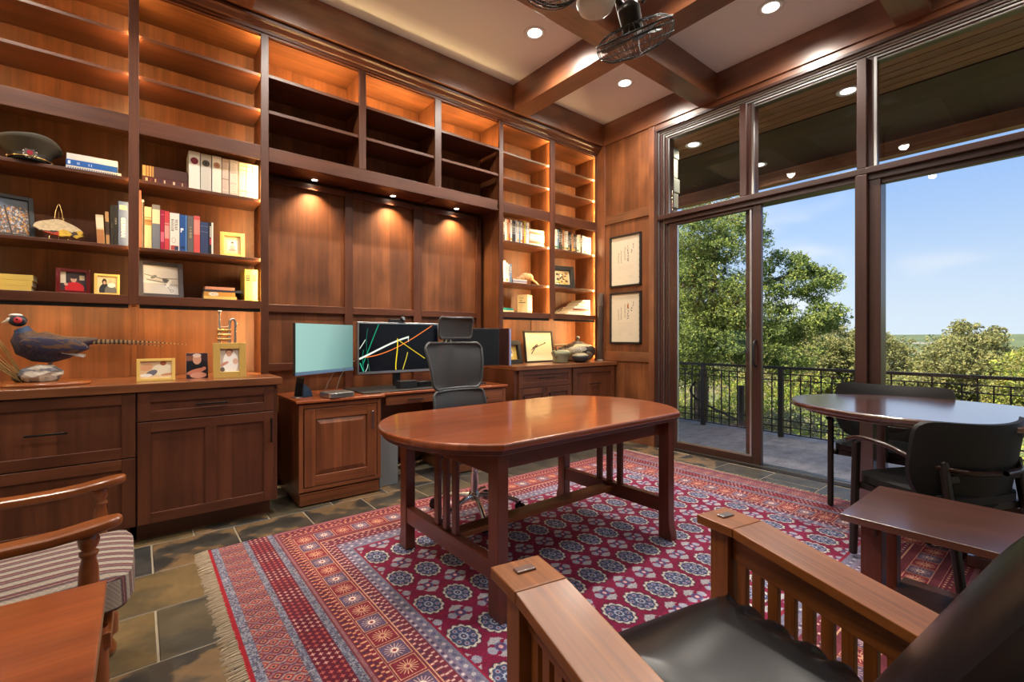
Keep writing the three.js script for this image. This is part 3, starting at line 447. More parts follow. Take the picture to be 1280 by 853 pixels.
// ================================================================ RUG
{
  const rx0 = .30, rx1 = 4.0, rz0 = -3.085, rz1 = -.34, K = 548, w = Math.round((rx1 - rx0) * K), h = Math.round((rz1 - rz0) * K);
  const tex = canvasTex(w, h, (x) => {
    const R = rng(12), X = m => (m - rx0) * K, Z = m => (m - rz0) * K, pick = a => a[Math.floor(R() * a.length)];
    const fill = (c, a, b, d, e) => { x.fillStyle = c; x.fillRect(X(a), Z(b), (d - a) * K, (e - b) * K); };
    fill('#85182f', rx0, rz0, rx1, rz1);
    const guard = (horizontal, at, wd, a, b, cols = ['#8f8b98', '#565a72', '#a89c9a', '#3a2636'], bg = '#686a7c') => {   // small alternating dots along a band
      if (horizontal) fill(bg, a, at, b, at + wd); else fill(bg, at, a, at + wd, b);
      const n = Math.max(2, Math.round(wd * K / 4)); for (let k = 0; k < n; k++) for (let s = a; s < b; s += .011) { x.fillStyle = pick(cols); const p = at + (k + .2) * wd / n; if (horizontal) x.fillRect(X(s), Z(p), 3, 3); else x.fillRect(X(p), Z(s), 3, 3); }
    };
    const end = (m) => {   // the wide woven ends; m mirrors
      const U = (a, b) => m ? [rx1 - (b - rx0), rx1 - (a - rx0)] : [a, b];
      let [a, b] = U(.30, .318); fill('#8c0b1c', a, rz0, b, rz1);
      [a] = U(.318, .352); guard(false, a, .034, rz0, rz1);
      [a, b] = U(.352, .47); fill('#66202e', a, rz0, b, rz1);
      for (let z = rz0 - .03, r = 0; z < rz1; z += .0295, r++) for (let k = -1; k < 3; k++) {   // lattice of nested diamonds with feathered sides
        const cx = X(a + (k + (r % 2 ? .5 : 0)) * .059 + .0), cz = Z(z); if (cx < X(a) - 8 || cx > X(b) + 8) continue; const q = (r >> 1) % 2;
        [[.0285, '#4a4660'], [.021, q ? '#8a2a34' : '#6a1c2c'], [.0125, '#b57f60'], [.007, '#3d2440']].forEach(([s, c]) => { x.fillStyle = c; x.beginPath(); x.moveTo(cx - s * K, cz); x.lineTo(cx, cz - s * K); x.lineTo(cx + s * K, cz); x.lineTo(cx, cz + s * K); x.fill(); });
        x.fillStyle = q ? '#c99a78' : '#b5645a'; for (let m = 1; m < 5; m++) for (const sx of [-1, 1]) for (const sz of [-1, 1]) x.fillRect(cx + sx * m * 3 - 3, cz + sz * (15.5 - m * 3), 6, 1.6);
      }
      fill('#686a7c', a - .03, rz0, a, rz1); fill('#5c0d24', b, rz0, b + .02, rz1); if (!m) { fill('#8c0b1c', .30, rz0, .318, rz1); guard(false, .318, .034, rz0, rz1); }
      [a] = U(.47, .498); guard(false, a, .028, rz0, rz1);
      [a, b] = U(.498, .598); fill('#5c0d24', a, rz0, b, rz1);
      for (let z = rz0; z < rz1; z += .03) for (let k = 0; k < 4; k++) { const cx = X(a + .0125 + k * .025), cz = Z(z + (k % 2) * .015); x.fillStyle = Math.floor(z * 8) % 2 ? '#c2958a' : '#a9544c'; x.fillRect(cx - 5, cz - 1.5, 10, 3); x.fillRect(cx - 1.5, cz - 5, 3, 10); x.fillStyle = '#3c2038'; x.fillRect(cx + 4, cz + 4, 4, 3); }
      [a] = U(.598, .630); guard(false, a, .032, rz0, rz1);
    };
    end(false); end(true);
    // border ring: inset t runs 0..1 from outer edge to field
    const ox0 = .63, ox1 = rx1 - .33, oz0 = rz0, oz1 = rz1, tx = .325, tz = .50;
    const ring = (t0, t1, c) => { x.fillStyle = c; const a = [ox0 + t0 * tx, ox1 - t0 * tx, oz0 + t0 * tz, oz1 - t0 * tz]; x.fillRect(X(a[0]), Z(a[2]), (a[1] - a[0]) * K, (a[3] - a[2]) * K); };
    ring(0, 1, '#6a2a34'); ring(.02, 1, '#8a5a60'); ring(.06, 1, '#6f2232');
    const along = (t, step, f) => { const a = ox0 + t * tx, b = ox1 - t * tx, c = oz0 + t * tz, d = oz1 - t * tz; const n = Math.round((b - a) / step), m = Math.round((d - c) / step); for (let i = 0; i <= n; i++) { const p = mix(a, b, i / n); f(X(p), Z(c), i, 0); f(X(p), Z(d), i, 0); } for (let j = 1; j < m; j++) { const p = mix(c, d, j / m); f(X(a), Z(p), j, 1); f(X(b), Z(p), j, 1); } };
    for (const [t, c1, c2, s] of [[.10, '#d2946e', '#40253c', .017], [.15, '#4b2336', '#c98d6a', .02], [.19, '#d8a884', '#7b1f30', .015]]) along(t, s, (px, pz, i) => { x.fillStyle = i % 2 ? c1 : c2; x.fillRect(px - 4, pz - 3, 8, 5); });
    ring(.22, .225, '#d7a886'); ring(.225, 1, '#74303c');
    along(.40, .112, (px, pz, i) => {   // squares with small suns
      const s = 27; x.fillStyle = i % 2 ? '#5d4a66' : '#7c2333'; x.fillRect(px - s, pz - s, 2 * s, 2 * s); x.strokeStyle = '#d09a78'; x.lineWidth = 2; x.strokeRect(px - s, pz - s, 2 * s, 2 * s);
      for (let a = 0; a < 16; a++) { const c = Math.cos(a * Math.PI / 8), d = Math.sin(a * Math.PI / 8); x.strokeStyle = i % 2 ? '#c9a7a0' : '#e0b08a'; x.lineWidth = 2; x.beginPath(); x.moveTo(px + c * 9, pz + d * 9); x.lineTo(px + c * 22, pz + d * 22); x.stroke(); }
      x.fillStyle = i % 2 ? '#e8cfc0' : '#c99a7a'; x.beginPath(); x.arc(px, pz, 9, 0, 7); x.fill(); x.fillStyle = '#8b2a38'; x.beginPath(); x.arc(px, pz, 4, 0, 7); x.fill();
    });
    ring(.585, .60, '#d7a886'); ring(.60, 1, '#6e2a3a');
    for (const [t, c1, c2, s] of [[.63, '#cfa294', '#402a44', .018], [.68, '#5b2438', '#d1b0a4', .02], [.73, '#c9a099', '#6b2036', .016]]) along(t, s, (px, pz, i) => { x.fillStyle = i % 2 ? c1 : c2; x.fillRect(px - 4, pz - 3, 8, 5); });
    ring(.77, 1, '#7d6f86'); along(.81, .02, (px, pz, i) => { x.fillStyle = i % 2 ? '#c8b6bb' : '#4a3a58'; x.fillRect(px - 4, pz - 4, 7, 7); }); ring(.86, 1, '#77738a'); along(.90, .026, (px, pz, i) => { x.fillStyle = i % 2 ? '#b3abb2' : '#5a5878'; x.beginPath(); x.arc(px, pz, 5, 0, 7); x.fill(); });
    ring(.97, 1, '#8a1a38');
    // field of octagonal guls with lesser crosses between
    const fx0 = ox0 + tx, fx1 = ox1 - tx, fz0 = oz0 + tz, fz1 = oz1 - tz; x.save(); x.beginPath(); x.rect(X(fx0), Z(fz0), (fx1 - fx0) * K, (fz1 - fz0) * K); x.clip(); fill('#780e3a', fx0, fz0, fx1, fz1);
    for (let k = 0; k < 26000; k++) { x.fillStyle = pick(['rgba(150,25,70,.35)', 'rgba(95,8,35,.35)', 'rgba(165,30,60,.3)']); x.fillRect(X(fx0 + R() * (fx1 - fx0)), Z(fz0 + R() * (fz1 - fz0)), 10, 2); }
    const octa = (cx, cz, rx, rz, c, lob) => { x.fillStyle = c; x.beginPath(); for (let a = 0; a <= 48; a++) { const th = a / 48 * Math.PI * 2, l = 1 + lob * Math.cos(th * 12); x.lineTo(cx + Math.cos(th) * rx * l, cz + Math.sin(th) * rz * l); } x.fill(); };
    const gx = .152, gz = .288;
    for (let j = -1; j < 9; j++) for (let i = -1; i < 20; i++) {
      let cx = X(fx0 + .055 + i * gx), cz = Z(fz0 + .17 + j * gz - .01);
      octa(cx, cz, 36, 46, '#2b2040', .05); octa(cx, cz, 34, 44, '#c0b7ab', .06); octa(cx, cz, 28, 37, '#3b4264', .05);
      for (let a = 0; a < 8; a++) { const th = a / 8 * Math.PI * 2 + .39, c = Math.cos(th), d = Math.sin(th); octa(cx + c * 20, cz + d * 27, 5.5, 6.5, '#8d93ad', .2); octa(cx + c * 20, cz + d * 27, 2.2, 2.8, '#7c2038', 0); x.strokeStyle = '#7d84a2'; x.lineWidth = 1.6; x.beginPath(); x.moveTo(cx + c * 6, cz + d * 8); x.lineTo(cx + c * 15, cz + d * 20); x.stroke(); }
      for (let a = 0; a < 24; a++) { const th = a / 24 * Math.PI * 2, c = Math.cos(th), d = Math.sin(th); x.fillStyle = a % 2 ? '#4b2c4a' : '#e0d8ca'; x.fillRect(cx + c * 31 - 1.5, cz + d * 41 - 1.5, 3, 3); }
      octa(cx, cz, 10, 13, '#aab0c2', .15); octa(cx, cz, 6, 8, '#2c3558', .1); octa(cx, cz, 2.5, 3, '#b9a0a0', 0);
      cx += gx * K / 2; cz += gz * K / 2;   // lesser gul
      for (const [dx, dz, a, b, c] of [[0, 0, 34, 9, '#717b9b'], [0, 0, 9, 38, '#717b9b'], [0, -24, 17, 9, '#a7a3aa'], [0, 24, 17, 9, '#a7a3aa'], [-22, 0, 9, 13, '#9a98a8'], [22, 0, 9, 13, '#9a98a8'], [0, 0, 12, 14, '#54406a'], [0, 0, 5, 6, '#d9a0a0']]) octa(cx + dx, cz + dz, a, b, c, .1);
      for (const s of [-1, 1]) { x.strokeStyle = '#a9a3a9'; x.lineWidth = 3; x.beginPath(); x.moveTo(cx - 20, cz - s * 18); x.lineTo(cx, cz - s * 36); x.lineTo(cx + 20, cz - s * 18); x.stroke(); }
    }
    x.restore();
    // pile: knot-to-knot unevenness
    const im = x.getImageData(0, 0, w, h), d = im.data; for (let j = 0; j < h; j++) { const band = 1 + .16 * (fbm(.3, j / h, 3, 160, 401, 2) - .5); for (let i = 0; i < w; i++) { const q = (j * w + i) * 4, k = band * (.86 + .28 * hash(i >> 1, j >> 1, 3)); d[q] *= k; d[q + 1] *= k; d[q + 2] *= k; } } x.putImageData(im, 0, 0);
  });
  const t = thing('persian_rug', 'large crimson Bokhara rug with rows of pale medallions and fringed ends', 'rug', [(rx0 + rx1) / 2, 0, (rz0 + rz1) / 2]);
  const W = rx1 - rx0, H = rz1 - rz0, g = new THREE.BoxGeometry(W, .010, H, 60, 1, 44); const p = g.attributes.position, uv = g.attributes.uv, nn = g.attributes.normal;
  for (let i = 0; i < p.count; i++) { uv.setXY(i, p.getX(i) / W + .5, .5 - p.getZ(i) / H); if (nn.getY(i) > .5) p.setY(i, p.getY(i) + .002 * Math.sin(p.getX(i) * 4.1) * Math.sin(p.getZ(i) * 3.3)); }
  obj('pile', keep(g.translate(0, .005, 0)), phys({ map: tex, bumpMap: tex, bumpScale: .0015, roughness: .95, sheen: 1, sheenRoughness: .35, sheenColor: lin(.85, .83, .82) }), t);
  const R = rng(31), fr = [];
  for (const s of [-1, 1]) for (let z = -H / 2 + .006; z < H / 2; z += .0125) {
    const a = s * W / 2, L = .045 + R() * .022, dz = (R() - .5) * .028, y = .004 + R() * .004; const gg = bar(V(a - s * .003, y + .003, z), V(a + s * L * .5, y, z + dz * .4), .007, .003, 'y', 0), g2 = bar(V(a + s * L * .5, y, z + dz * .4), V(a + s * L, .002, z + dz), .0085, .002, 'y', 0); fr.push(gg, g2);
  }
  const f = obj('fringe', fr, plain(.62, .50, .36, .95), t); f.userData.kind = 'stuff'; f.userData.label = 'knotted cream cotton fringe';
}

// ================================================================ DESK
{
  const t = thing('oval_desk', 'reddish cherry writing desk with bowed ends and slatted trestle legs on the rug', 'desk', [1.8175, .0125, -2.0]);
  const hx = .652, ext = .93, hz = .5, rad = ((ext - hx) ** 2 + hz ** 2) / (2 * (ext - hx));
  const outline = (inset) => { const s = new THREE.Shape(), A = Math.asin(hz / rad), cx = ext - rad; s.moveTo(-hx, -hz + inset); s.lineTo(hx, -hz + inset); for (let k = 1; k < 24; k++) { const th = -A + 2 * A * k / 24; s.lineTo(cx + (rad - inset) * Math.cos(th), (rad - inset) * Math.sin(th)); } s.lineTo(hx, hz - inset); s.lineTo(-hx, hz - inset); for (let k = 1; k < 24; k++) { const th = Math.PI - A + 2 * A * k / 24; s.lineTo(-cx + (rad - inset) * Math.cos(th), (rad - inset) * Math.sin(th)); } s.closePath(); return s; };
  obj('top', slab(outline(0), .718, .75, .011, 4, 'x'), M.desk, t);
  obj('edge_moulding', [slab(outline(.012), .708, .7185, .003, 2, 'x'), slab(outline(.022), .696, .7085, .004, 2, 'x')], M.deskLeg, t);
  const lx = .625, lz = .425;
  for (const sx of [-1, 1]) {
    for (const sz of [-1, 1]) {   // tapered leg with a curled foot
      const s = new THREE.Shape(); [[-.032, 0], [.032, 0], [.032, .69], [-.032, .69], [-.032, .12], [-.036, .07], [-.048, .03], [-.05, 0]].forEach(([a, b], i) => i ? s.lineTo(a, b) : s.moveTo(a, b));
      const g = new THREE.ExtrudeGeometry(s, { depth: .052, bevelEnabled: true, bevelSize: .003, bevelThickness: .003, bevelSegments: 1 }).translate(0, .0, -.026); g.rotateY(sz > 0 ? Math.PI / 2 : -Math.PI / 2); g.translate(sx * lx, .003, sz * lz); obj('leg', prep(g, 'y'), M.deskLeg, t);
    }
    obj('end_stretcher', bx(sx * lx - .024, sx * lx + .024, .15, .235, -lz, lz, 'z', .003), M.deskLeg, t); obj('end_rail', bx(sx * lx - .02, sx * lx + .02, .60, .696, -lz, lz, 'z', .003), M.deskLeg, t);
    for (const z of [-.085, 0, .085]) obj('slat', bx(sx * lx - .011, sx * lx + .011, .235, .60, z - .02, z + .02, 'y', .003), M.deskLeg, t);
  }
  obj('long_stretcher', bx(-lx, lx, .185, .215, -.045, .045, 'x', .003), M.oak, t);
  for (const s of [-1, 1]) obj('apron', bx(-lx + .03, lx - .03, .615, .697, s * .40 - .011, s * .40 + .011, 'x', .003), M.deskLeg, t);
  // pencil drawer box under the top
  obj('drawer_box', bx(-.22, .25, .60, .69, -.34, .1, 'x', .004), M.black, t);
}

// ================================================================ MESH DESK CHAIR
{
  const t = thing('office_chair', 'high-backed grey mesh office chair with headrest and chrome base, between desk and credenza', 'chair', [1.765, .012, -2.60], .10);
  const mesh = std({ map: dataTex(128, 128, (u, v, i, j) => { const k = (i % 4 < 2) ^ (j % 4 < 2) ? 1 : .55, q = k * (.85 + .3 * hash(i, j, 9)); return [.055 * q, .060 * q, .066 * q]; }), roughness: .75, side: THREE.DoubleSide, transparent: true, opacity: .93 });
  const frame = plain(.10, .105, .11, .35, { metalness: .5 }), dark = M.black;
  // curved shell: half widths by height, bowed back in the middle
  const shell = (y0, y1, w0, w1, bow, z0, z1, round) => { const g = new THREE.PlaneGeometry(2, 1, 24, 20), p = g.attributes.position; for (let i = 0; i < p.count; i++) { const u = p.getX(i), v = p.getY(i) + .5; const e = Math.max(0, (Math.abs(v - .5) * 2 - .72) / .28), W = mix(w0, w1, v) * (1 - round * e * e), x = u * W; p.setXYZ(i, x, mix(y0, y1, v) - .012 * (1 - u * u) * (v < .5 ? 1 : -1) * 0, mix(z0, z1, v) - bow * (1 - u * u) + .02 * Math.sin(v * Math.PI)); } g.computeVertexNormals(); const uv = g.attributes.uv; for (let i = 0; i < uv.count; i++) uv.setXY(i, p.getX(i) / .05, p.getY(i) / .05); return g; };
  const rim = (g, nx, ny) => { const p = g.attributes.position, P = []; const at = (i, j) => V(p.getX(j * (nx + 1) + i), p.getY(j * (nx + 1) + i), p.getZ(j * (nx + 1) + i)); for (let i = 0; i < nx; i += 2) P.push(at(i, 0)); for (let j = 0; j < ny; j += 2) P.push(at(nx, j)); for (let i = nx; i > 0; i -= 2) P.push(at(i, ny)); for (let j = ny; j > 0; j -= 2) P.push(at(0, j)); return P; };
  const up = shell(.828, 1.145, .205, .252, .045, -.175, -.225, .16), b = obj('backrest', keep(up), mesh, t); obj('back_frame', tube(rim(up, 24, 20), .010, 120, 8, true), frame, b);
  const lo = shell(.60, .815, .235, .215, .05, -.15, -.165, .12), l = obj('lumbar_rest', keep(lo), mesh, t); obj('lumbar_frame', tube(rim(lo, 24, 20), .009, 120, 8, true), frame, l);
  const hr = shell(1.18, 1.325, .138, .146, .05, -.205, -.185, .10); { const p = hr.attributes.position; for (let i = 0; i < p.count; i++) { const v = (p.getY(i) - 1.18) / .145; p.setZ(i, p.getZ(i) - .025 * Math.sin(v * Math.PI)); } hr.computeVertexNormals(); }
  const hh = obj('headrest', keep(hr), std({ color: lin(.055, .058, .062), roughness: .6, side: THREE.DoubleSide }), t); obj('headrest_frame', tube(rim(hr, 24, 20), .009, 120, 8, true), frame, hh);
  for (const x of [-.028, .01]) obj('headrest_post', tube([[x, 1.0, -.29], [x, 1.14, -.275], [x, 1.25, -.265]], .006, 10, 8), M.chrome, t);
  obj('spine', [tube([[0, .46, -.16], [0, .6, -.25], [0, .82, -.275], [0, 1.05, -.29]], .022, 24, 10), tube([[-.19, .95, -.215], [-.06, .93, -.275], [.06, .93, -.275], [.19, .95, -.215]], .011, 20, 8)], dark, t);
  obj('seat', (() => { const g = new RoundedBoxGeometry(.50, .06, .48, 4, .028), p = g.attributes.position; for (let i = 0; i < p.count; i++) { const x = p.getX(i), z = p.getZ(i); p.setY(i, p.getY(i) + .02 * (x * x / .06) - .03 * Math.max(0, z - .14) / .1); } g.computeVertexNormals(); return prep(g.translate(0, .475, .06), 'x'); })(), dark, t);
  for (const s of [-1, 1]) obj('armrest', [tube([[s * .22, .43, .0], [s * .29, .44, .0], [s * .30, .55, .0], [s * .30, .63, .02]], .016, 20, 8), bx(s * .30 - .04, s * .30 + .04, .63, .655, -.10, .15, 'z', .01)], dark, t);
  obj('tilt_mechanism', [bx(-.10, .10, .38, .445, -.14, .14, 'x', .012), ball(.03, -.16, .40, .05), tube([[-.1, .41, .05], [-.2, .41, .06]], .008, 4, 6)], dark, t);
  obj('gas_lift', [cyl(.026, .026, .14, 0, .14, 0), cyl(.018, .018, .12, 0, .27, 0)], M.chrome, t); obj('hub', cyl(.045, .034, .05, 0, .10, 0), M.chrome, t);
  for (let k = 0; k < 5; k++) {
    const a = [-2.93, -2.05, -.60, .58, 2.0][k] + 0, c = Math.cos(a), s = -Math.sin(a); const leg = obj('base_leg', [tube([[c * .02, .125, s * .02], [c * .12, .118, s * .12], [c * .25, .088, s * .25], [c * .30, .066, s * .30]], .017, 16, 10)], M.chrome, t);
    const cs = obj('caster', [keep(new THREE.CylinderGeometry(.027, .027, .02, 20).rotateX(Math.PI / 2).translate(0, .027, .014)), keep(new THREE.CylinderGeometry(.027, .027, .02, 20).rotateX(Math.PI / 2).translate(0, .027, -.014)), cyl(.008, .008, .03, 0, .035, 0, 8)], M.blackGloss, t); cs.position.set(c * .315, 0, s * .315); cs.rotation.y = a + .5;
  }
}

// ================================================================ MORRIS CHAIR
{
  const t = thing('morris_chair', 'oak slat-sided reclining armchair with black leather seat, its back to the room front', 'armchair', [1.10, .0125, -.843], -.191);
  const L = .82, bend = .13, sl = .148, ay = z => z < bend ? .622 : .622 - (z - bend) * sl;
  for (const s of [-1, 1]) {
    const xi = s * .295, xo = s * .432, a = Math.min(xi, xo), b = Math.max(xi, xo), th = .028;
    const arm = (z0, z1, gap) => { const g = new RoundedBoxGeometry(b - a, th, z1 - z0, 1, .003), p = g.attributes.position; for (let i = 0; i < p.count; i++) { const z = p.getZ(i) + (z0 + z1) / 2; p.setXYZ(i, p.getX(i) + (a + b) / 2, p.getY(i) + ay(z) - th / 2, z); } g.computeVertexNormals(); return prep(g, 'z'); };
    const A = obj('arm', [arm(0, bend - .0015), arm(bend, L)], M.oak, t);
    obj('tenon_peg', bx(s * .365 - .026, s * .365 + .026, .62, .628, .04, .066, 'x', .003), M.walnut, A);
    for (const z of [.055, L - .09]) obj('post', bx(s * .365 - .034, s * .365 + .034, 0, ay(z) - th, z - .032, z + .032, 'y', .003), M.oak, t);
    const rail = (y0, y1, dz) => { const g = new RoundedBoxGeometry(.024, y1 - y0, L - .21, 1, .002), p = g.attributes.position; for (let i = 0; i < p.count; i++) { const z = p.getZ(i) + .087 + (L - .21) / 2; p.setXYZ(i, p.getX(i) + s * .365, p.getY(i) + (y0 + y1) / 2 + (dz ? ay(z) - .622 : 0), z); } g.computeVertexNormals(); return prep(g, 'z'); };
    obj('side_rail', rail(.50, .594, true), M.oak, t); obj('side_rail', rail(.10, .165, false), M.oak, t);
    for (let k = 0; k < 12; k++) { const z = .115 + k * .0485; obj('slat', bx(s * .365 - .009, s * .365 + .009, .16, .51 + ay(z) - .622, z - .015, z + .015, 'y', .002), M.oak, t); }
  }
  obj('front_rail', bx(-.335, .335, .20, .31, .04, .065, 'x', .003), M.oak, t); obj('back_rail', bx(-.335, .335, .20, .28, .70, .725, 'x', .003), M.oak, t);
  // seat cushion with gathered edges
  const cushion = (w, d, h, gather) => { const g = new THREE.BoxGeometry(w, h, d, 72, 10, 60), p = g.attributes.position; for (let i = 0; i < p.count; i++) { let x = p.getX(i) / w * 2, y = p.getY(i) / h * 2, z = p.getZ(i) / d * 2; const e = Math.pow(Math.pow(Math.abs(x), 6) + Math.pow(Math.abs(z), 6), 1 / 6), k = e > 1 ? 1 / e : 1; const dome = 1 - Math.pow(Math.min(1, Math.max(Math.abs(x), Math.abs(z))), 4) * .62; const side = Math.max(Math.abs(x), Math.abs(z)), fold = gather * smooth(.55, .92, side) * (Math.abs(x) > Math.abs(z) ? Math.sin(p.getZ(i) * 78 + .5 * Math.sin(p.getZ(i) * 31)) : 0); p.setXYZ(i, x * k * w / 2 * (1 - .02 * y * y), y * h / 2 * dome + (y > 0 ? fold : 0), z * k * d / 2 * (1 - .02 * y * y)); } g.computeVertexNormals(); return g; };
  obj('seat_cushion', keep(cushion(.60, .66, .17, .010).rotateX(.05).translate(0, .372, .42)), M.leather, t);
  const bk = cushion(.60, .80, .19, .003); bk.rotateX(Math.PI / 2 + .50); bk.translate(0, .705, .80); obj('back_cushion', keep(bk), M.leather, t);
  for (const s of [-1, 1]) obj('back_post', bar(V(s * .25, .25, .72), V(s * .25, .90, 1.22), .04, .03, 'y', .003), M.oak, t);
  for (const k of [.3, .5, .7, .9]) obj('back_slat', bx(-.25, .25, -.03, .03, -.008, .008, 'x', .002).rotateX(.65).translate(0, mix(.25, .90, k), mix(.74, 1.24, k)), M.oak, t);
}

// ================================================================ ROCKING CHAIR AND SMALL BOARD TABLE, LEFT
{
  const t = thing('wooden_armchair', 'maple armchair with turned posts, bent arms and striped woven cushion by the drawers', 'armchair');
  const turned = (x, z, y0, y1) => { const H = y1 - y0; const pr = [[.012, 0], [.019, .01], [.022, .05], [.016, .09], [.013, .12], [.021, .17], [.021, .19], [.015, .21], [.018, .26], [.024, .42], [.022, .58], [.016, .70], [.022, .73], [.022, .76], [.015, .78], [.023, .83], [.025, .89], [.02, .95], [.012, 1]]; return lathe(pr.map(([r, y]) => [r, y * H]), 20).translate(x, y0, z); };
  const za = -1.80, zb = -2.32, xf = -.11;
  const armShape = (z) => { const s = new THREE.Shape(); s.moveTo(-.62, -.02); s.bezierCurveTo(-.4, -.034, -.2, -.03, -.06, -.036); s.bezierCurveTo(.0, -.04, .075, -.046, .075, 0); s.bezierCurveTo(.075, .046, 0, .04, -.06, .036); s.bezierCurveTo(-.2, .03, -.4, .034, -.62, .02); s.closePath(); const g = slab(s, 0, .03, .011, 3, 'x'), p = g.attributes.position; for (let i = 0; i < p.count; i++) { const x = p.getX(i); p.setY(i, p.getY(i) + .03 * Math.sin(clamp((x + .62) / .7) * Math.PI) * -.6 + .012 * smooth(-.1, .08, x)); } g.computeVertexNormals(); return g.translate(xf, .635, z); };
  for (const z of [za, zb]) {
    obj('arm', armShape(z), M.maple, t);
    obj('arm_post', turned(xf, z, .385, .648), M.maple, t); obj('arm_post', turned(xf - .50, z, .40, .638), M.maple, t);
    for (const x of [xf + .02, xf - .52]) obj('leg', lathe([[.014, 0], [.026, .012], [.028, .035], [.016, .062], [.018, .075], [.033, .085], [.033, .15], [.02, .165], [.026, .2], [.024, .30], [.022, .36]], 18).translate(x, 0, z), M.maple, t);
  }
  obj('seat_frame', [bx(xf - .55, xf + .05, .30, .345, za - .02, za + .02, 'x', .004), bx(xf - .55, xf + .05, .30, .345, zb - .02, zb + .02, 'x', .004), bx(xf + .01, xf + .05, .30, .345, zb, za, 'z', .004), bx(xf - .55, xf - .51, .30, .345, zb, za, 'z', .004)], M.maple, t);
  const cloth = std({ map: dataTex(256, 512, (u, v, i, j) => { const s = (v * 13) % 1, wv = .85 + .3 * hash(i >> 1, j >> 1, 7), herr = ((i + (j % 16 < 8 ? j : -j)) % 8 + 8) % 8 < 4 ? 1 : .8; let c = s < .34 ? [.46, .38, .30] : s < .42 ? [.12, .10, .12] : s < .60 ? [.20, .055, .055] : s < .66 ? [.36, .30, .26] : s < .82 ? [.17, .06, .065] : s < .9 ? [.13, .13, .13] : [.40, .33, .27]; return c.map(k => k * .78 * wv * herr); }), roughness: .95 });
  const cg = new THREE.BoxGeometry(.60, .14, .50, 30, 8, 26), p = cg.attributes.position, uvs = cg.attributes.uv; for (let i = 0; i < p.count; i++) { const x = p.getX(i) / .3, y = p.getY(i) / .07, z = p.getZ(i) / .25; uvs.setXY(i, p.getX(i) * 2 + p.getY(i) * 1.2, p.getZ(i) * 1.55); const m = Math.max(Math.abs(x), Math.abs(z)), e = Math.pow(x ** 6 + z ** 6, 1 / 6), k = e > 1 ? 1 / e : 1; p.setXYZ(i, x * k * .3, y * .07 * (1 - .45 * m ** 4), z * k * .25); } cg.computeVertexNormals();
  obj('cushion', keep(cg.rotateZ(.05).translate(xf - .20, .415, (za + zb) / 2)), cloth, t);
  for (const z of [za - .04, (za + zb) / 2, zb + .04]) obj('back_spindle', tube([[xf - .52, .345, z], [xf - .62, .7, z], [xf - .72, 1.05, z]], .014, 12, 8), M.maple, t);
  obj('crest_rail', bx(-.02, .02, -.06, .06, zb, za, 'z', .01).translate(xf - .74, 1.06, 0), M.maple, t);
  settle(t);
  const d = thing('side_table', 'plain reddish wood tabletop in front of the striped armchair', 'side table', [-.50, 0, -1.13]);
  obj('top', bx(-.44, .44, .568, .60, -.395, .395, 'x', .003), M.desk, d); obj('apron', [bx(-.40, .40, .49, .568, -.36, -.34, 'x', 0), bx(-.40, .40, .49, .568, .34, .36, 'x', 0), bx(-.40, -.38, .49, .568, -.34, .34, 'z', 0), bx(.38, .40, .49, .568, -.34, .34, 'z', 0)], M.deskLeg, d);
  for (const x of [-.39, .39]) for (const z of [-.35, .35]) obj('leg', bx(x - .022, x + .022, 0, .568, z - .022, z + .022, 'y', .003), M.deskLeg, d);
}

// ================================================================ SIDE TABLE, ROUND TABLE, LEATHER CHAIRS
{
  const t = thing('side_table', 'narrow walnut end table with a low shelf beside the oak armchair', 'side table', [2.44, .0125, -.28]);
  obj('top', bx(-.275, .275, .462, .49, -.34, .40, 'z', .003), M.walnut, t);
  for (const z of [-.27, .33]) { obj('leg', [bx(.08, .15, 0, .462, z - .035, z + .035, 'y', .003), bx(-.15, -.08, 0, .462, z - .035, z + .035, 'y', .003)], M.deskLeg, t); obj('top_rail', bx(-.2, .2, .40, .462, z - .022, z + .022, 'x', .003), M.deskLeg, t); }
  obj('low_shelf', bx(-.22, .22, .10, .12, -.24, .30, 'z', .003), M.walnut, t);
}
{
  const t = thing('oval_dining_table', 'oval dark wood dining table reflecting the sky before the windows', 'table', [3.61, .0125, -.60]), s = new THREE.Shape(); s.absellipse(0, 0, .575, .70, 0, Math.PI * 2);
  obj('top', slab(s, .742, .775, .012, 4, 'z'), phys({ map: M.walnut.map, roughness: .24, ior: 2.2, clearcoat: 1, clearcoatRoughness: .16 }), t);
  obj('sub_top', slab((() => { const q = new THREE.Shape(); q.absellipse(0, 0, .50, .62, 0, Math.PI * 2); return q; })(), .715, .7425, .004, 1, 'z'), M.walnut, t);
  for (const [x, z] of [[-.13, -.25], [.13, -.25], [-.13, .25], [.13, .25]]) obj('pedestal_post', bx(x - .035, x + .035, .06, .715, z - .035, z + .035, 'y', .004), M.walnut, t);
  obj('foot', [bx(-.05, .05, .0, .06, -.32, .32, 'z', .006), bx(-.26, .26, .0, .06, -.30, -.2, 'x', .006), bx(-.26, .26, .0, .06, .2, .30, 'x', .006)], M.walnut, t);
}
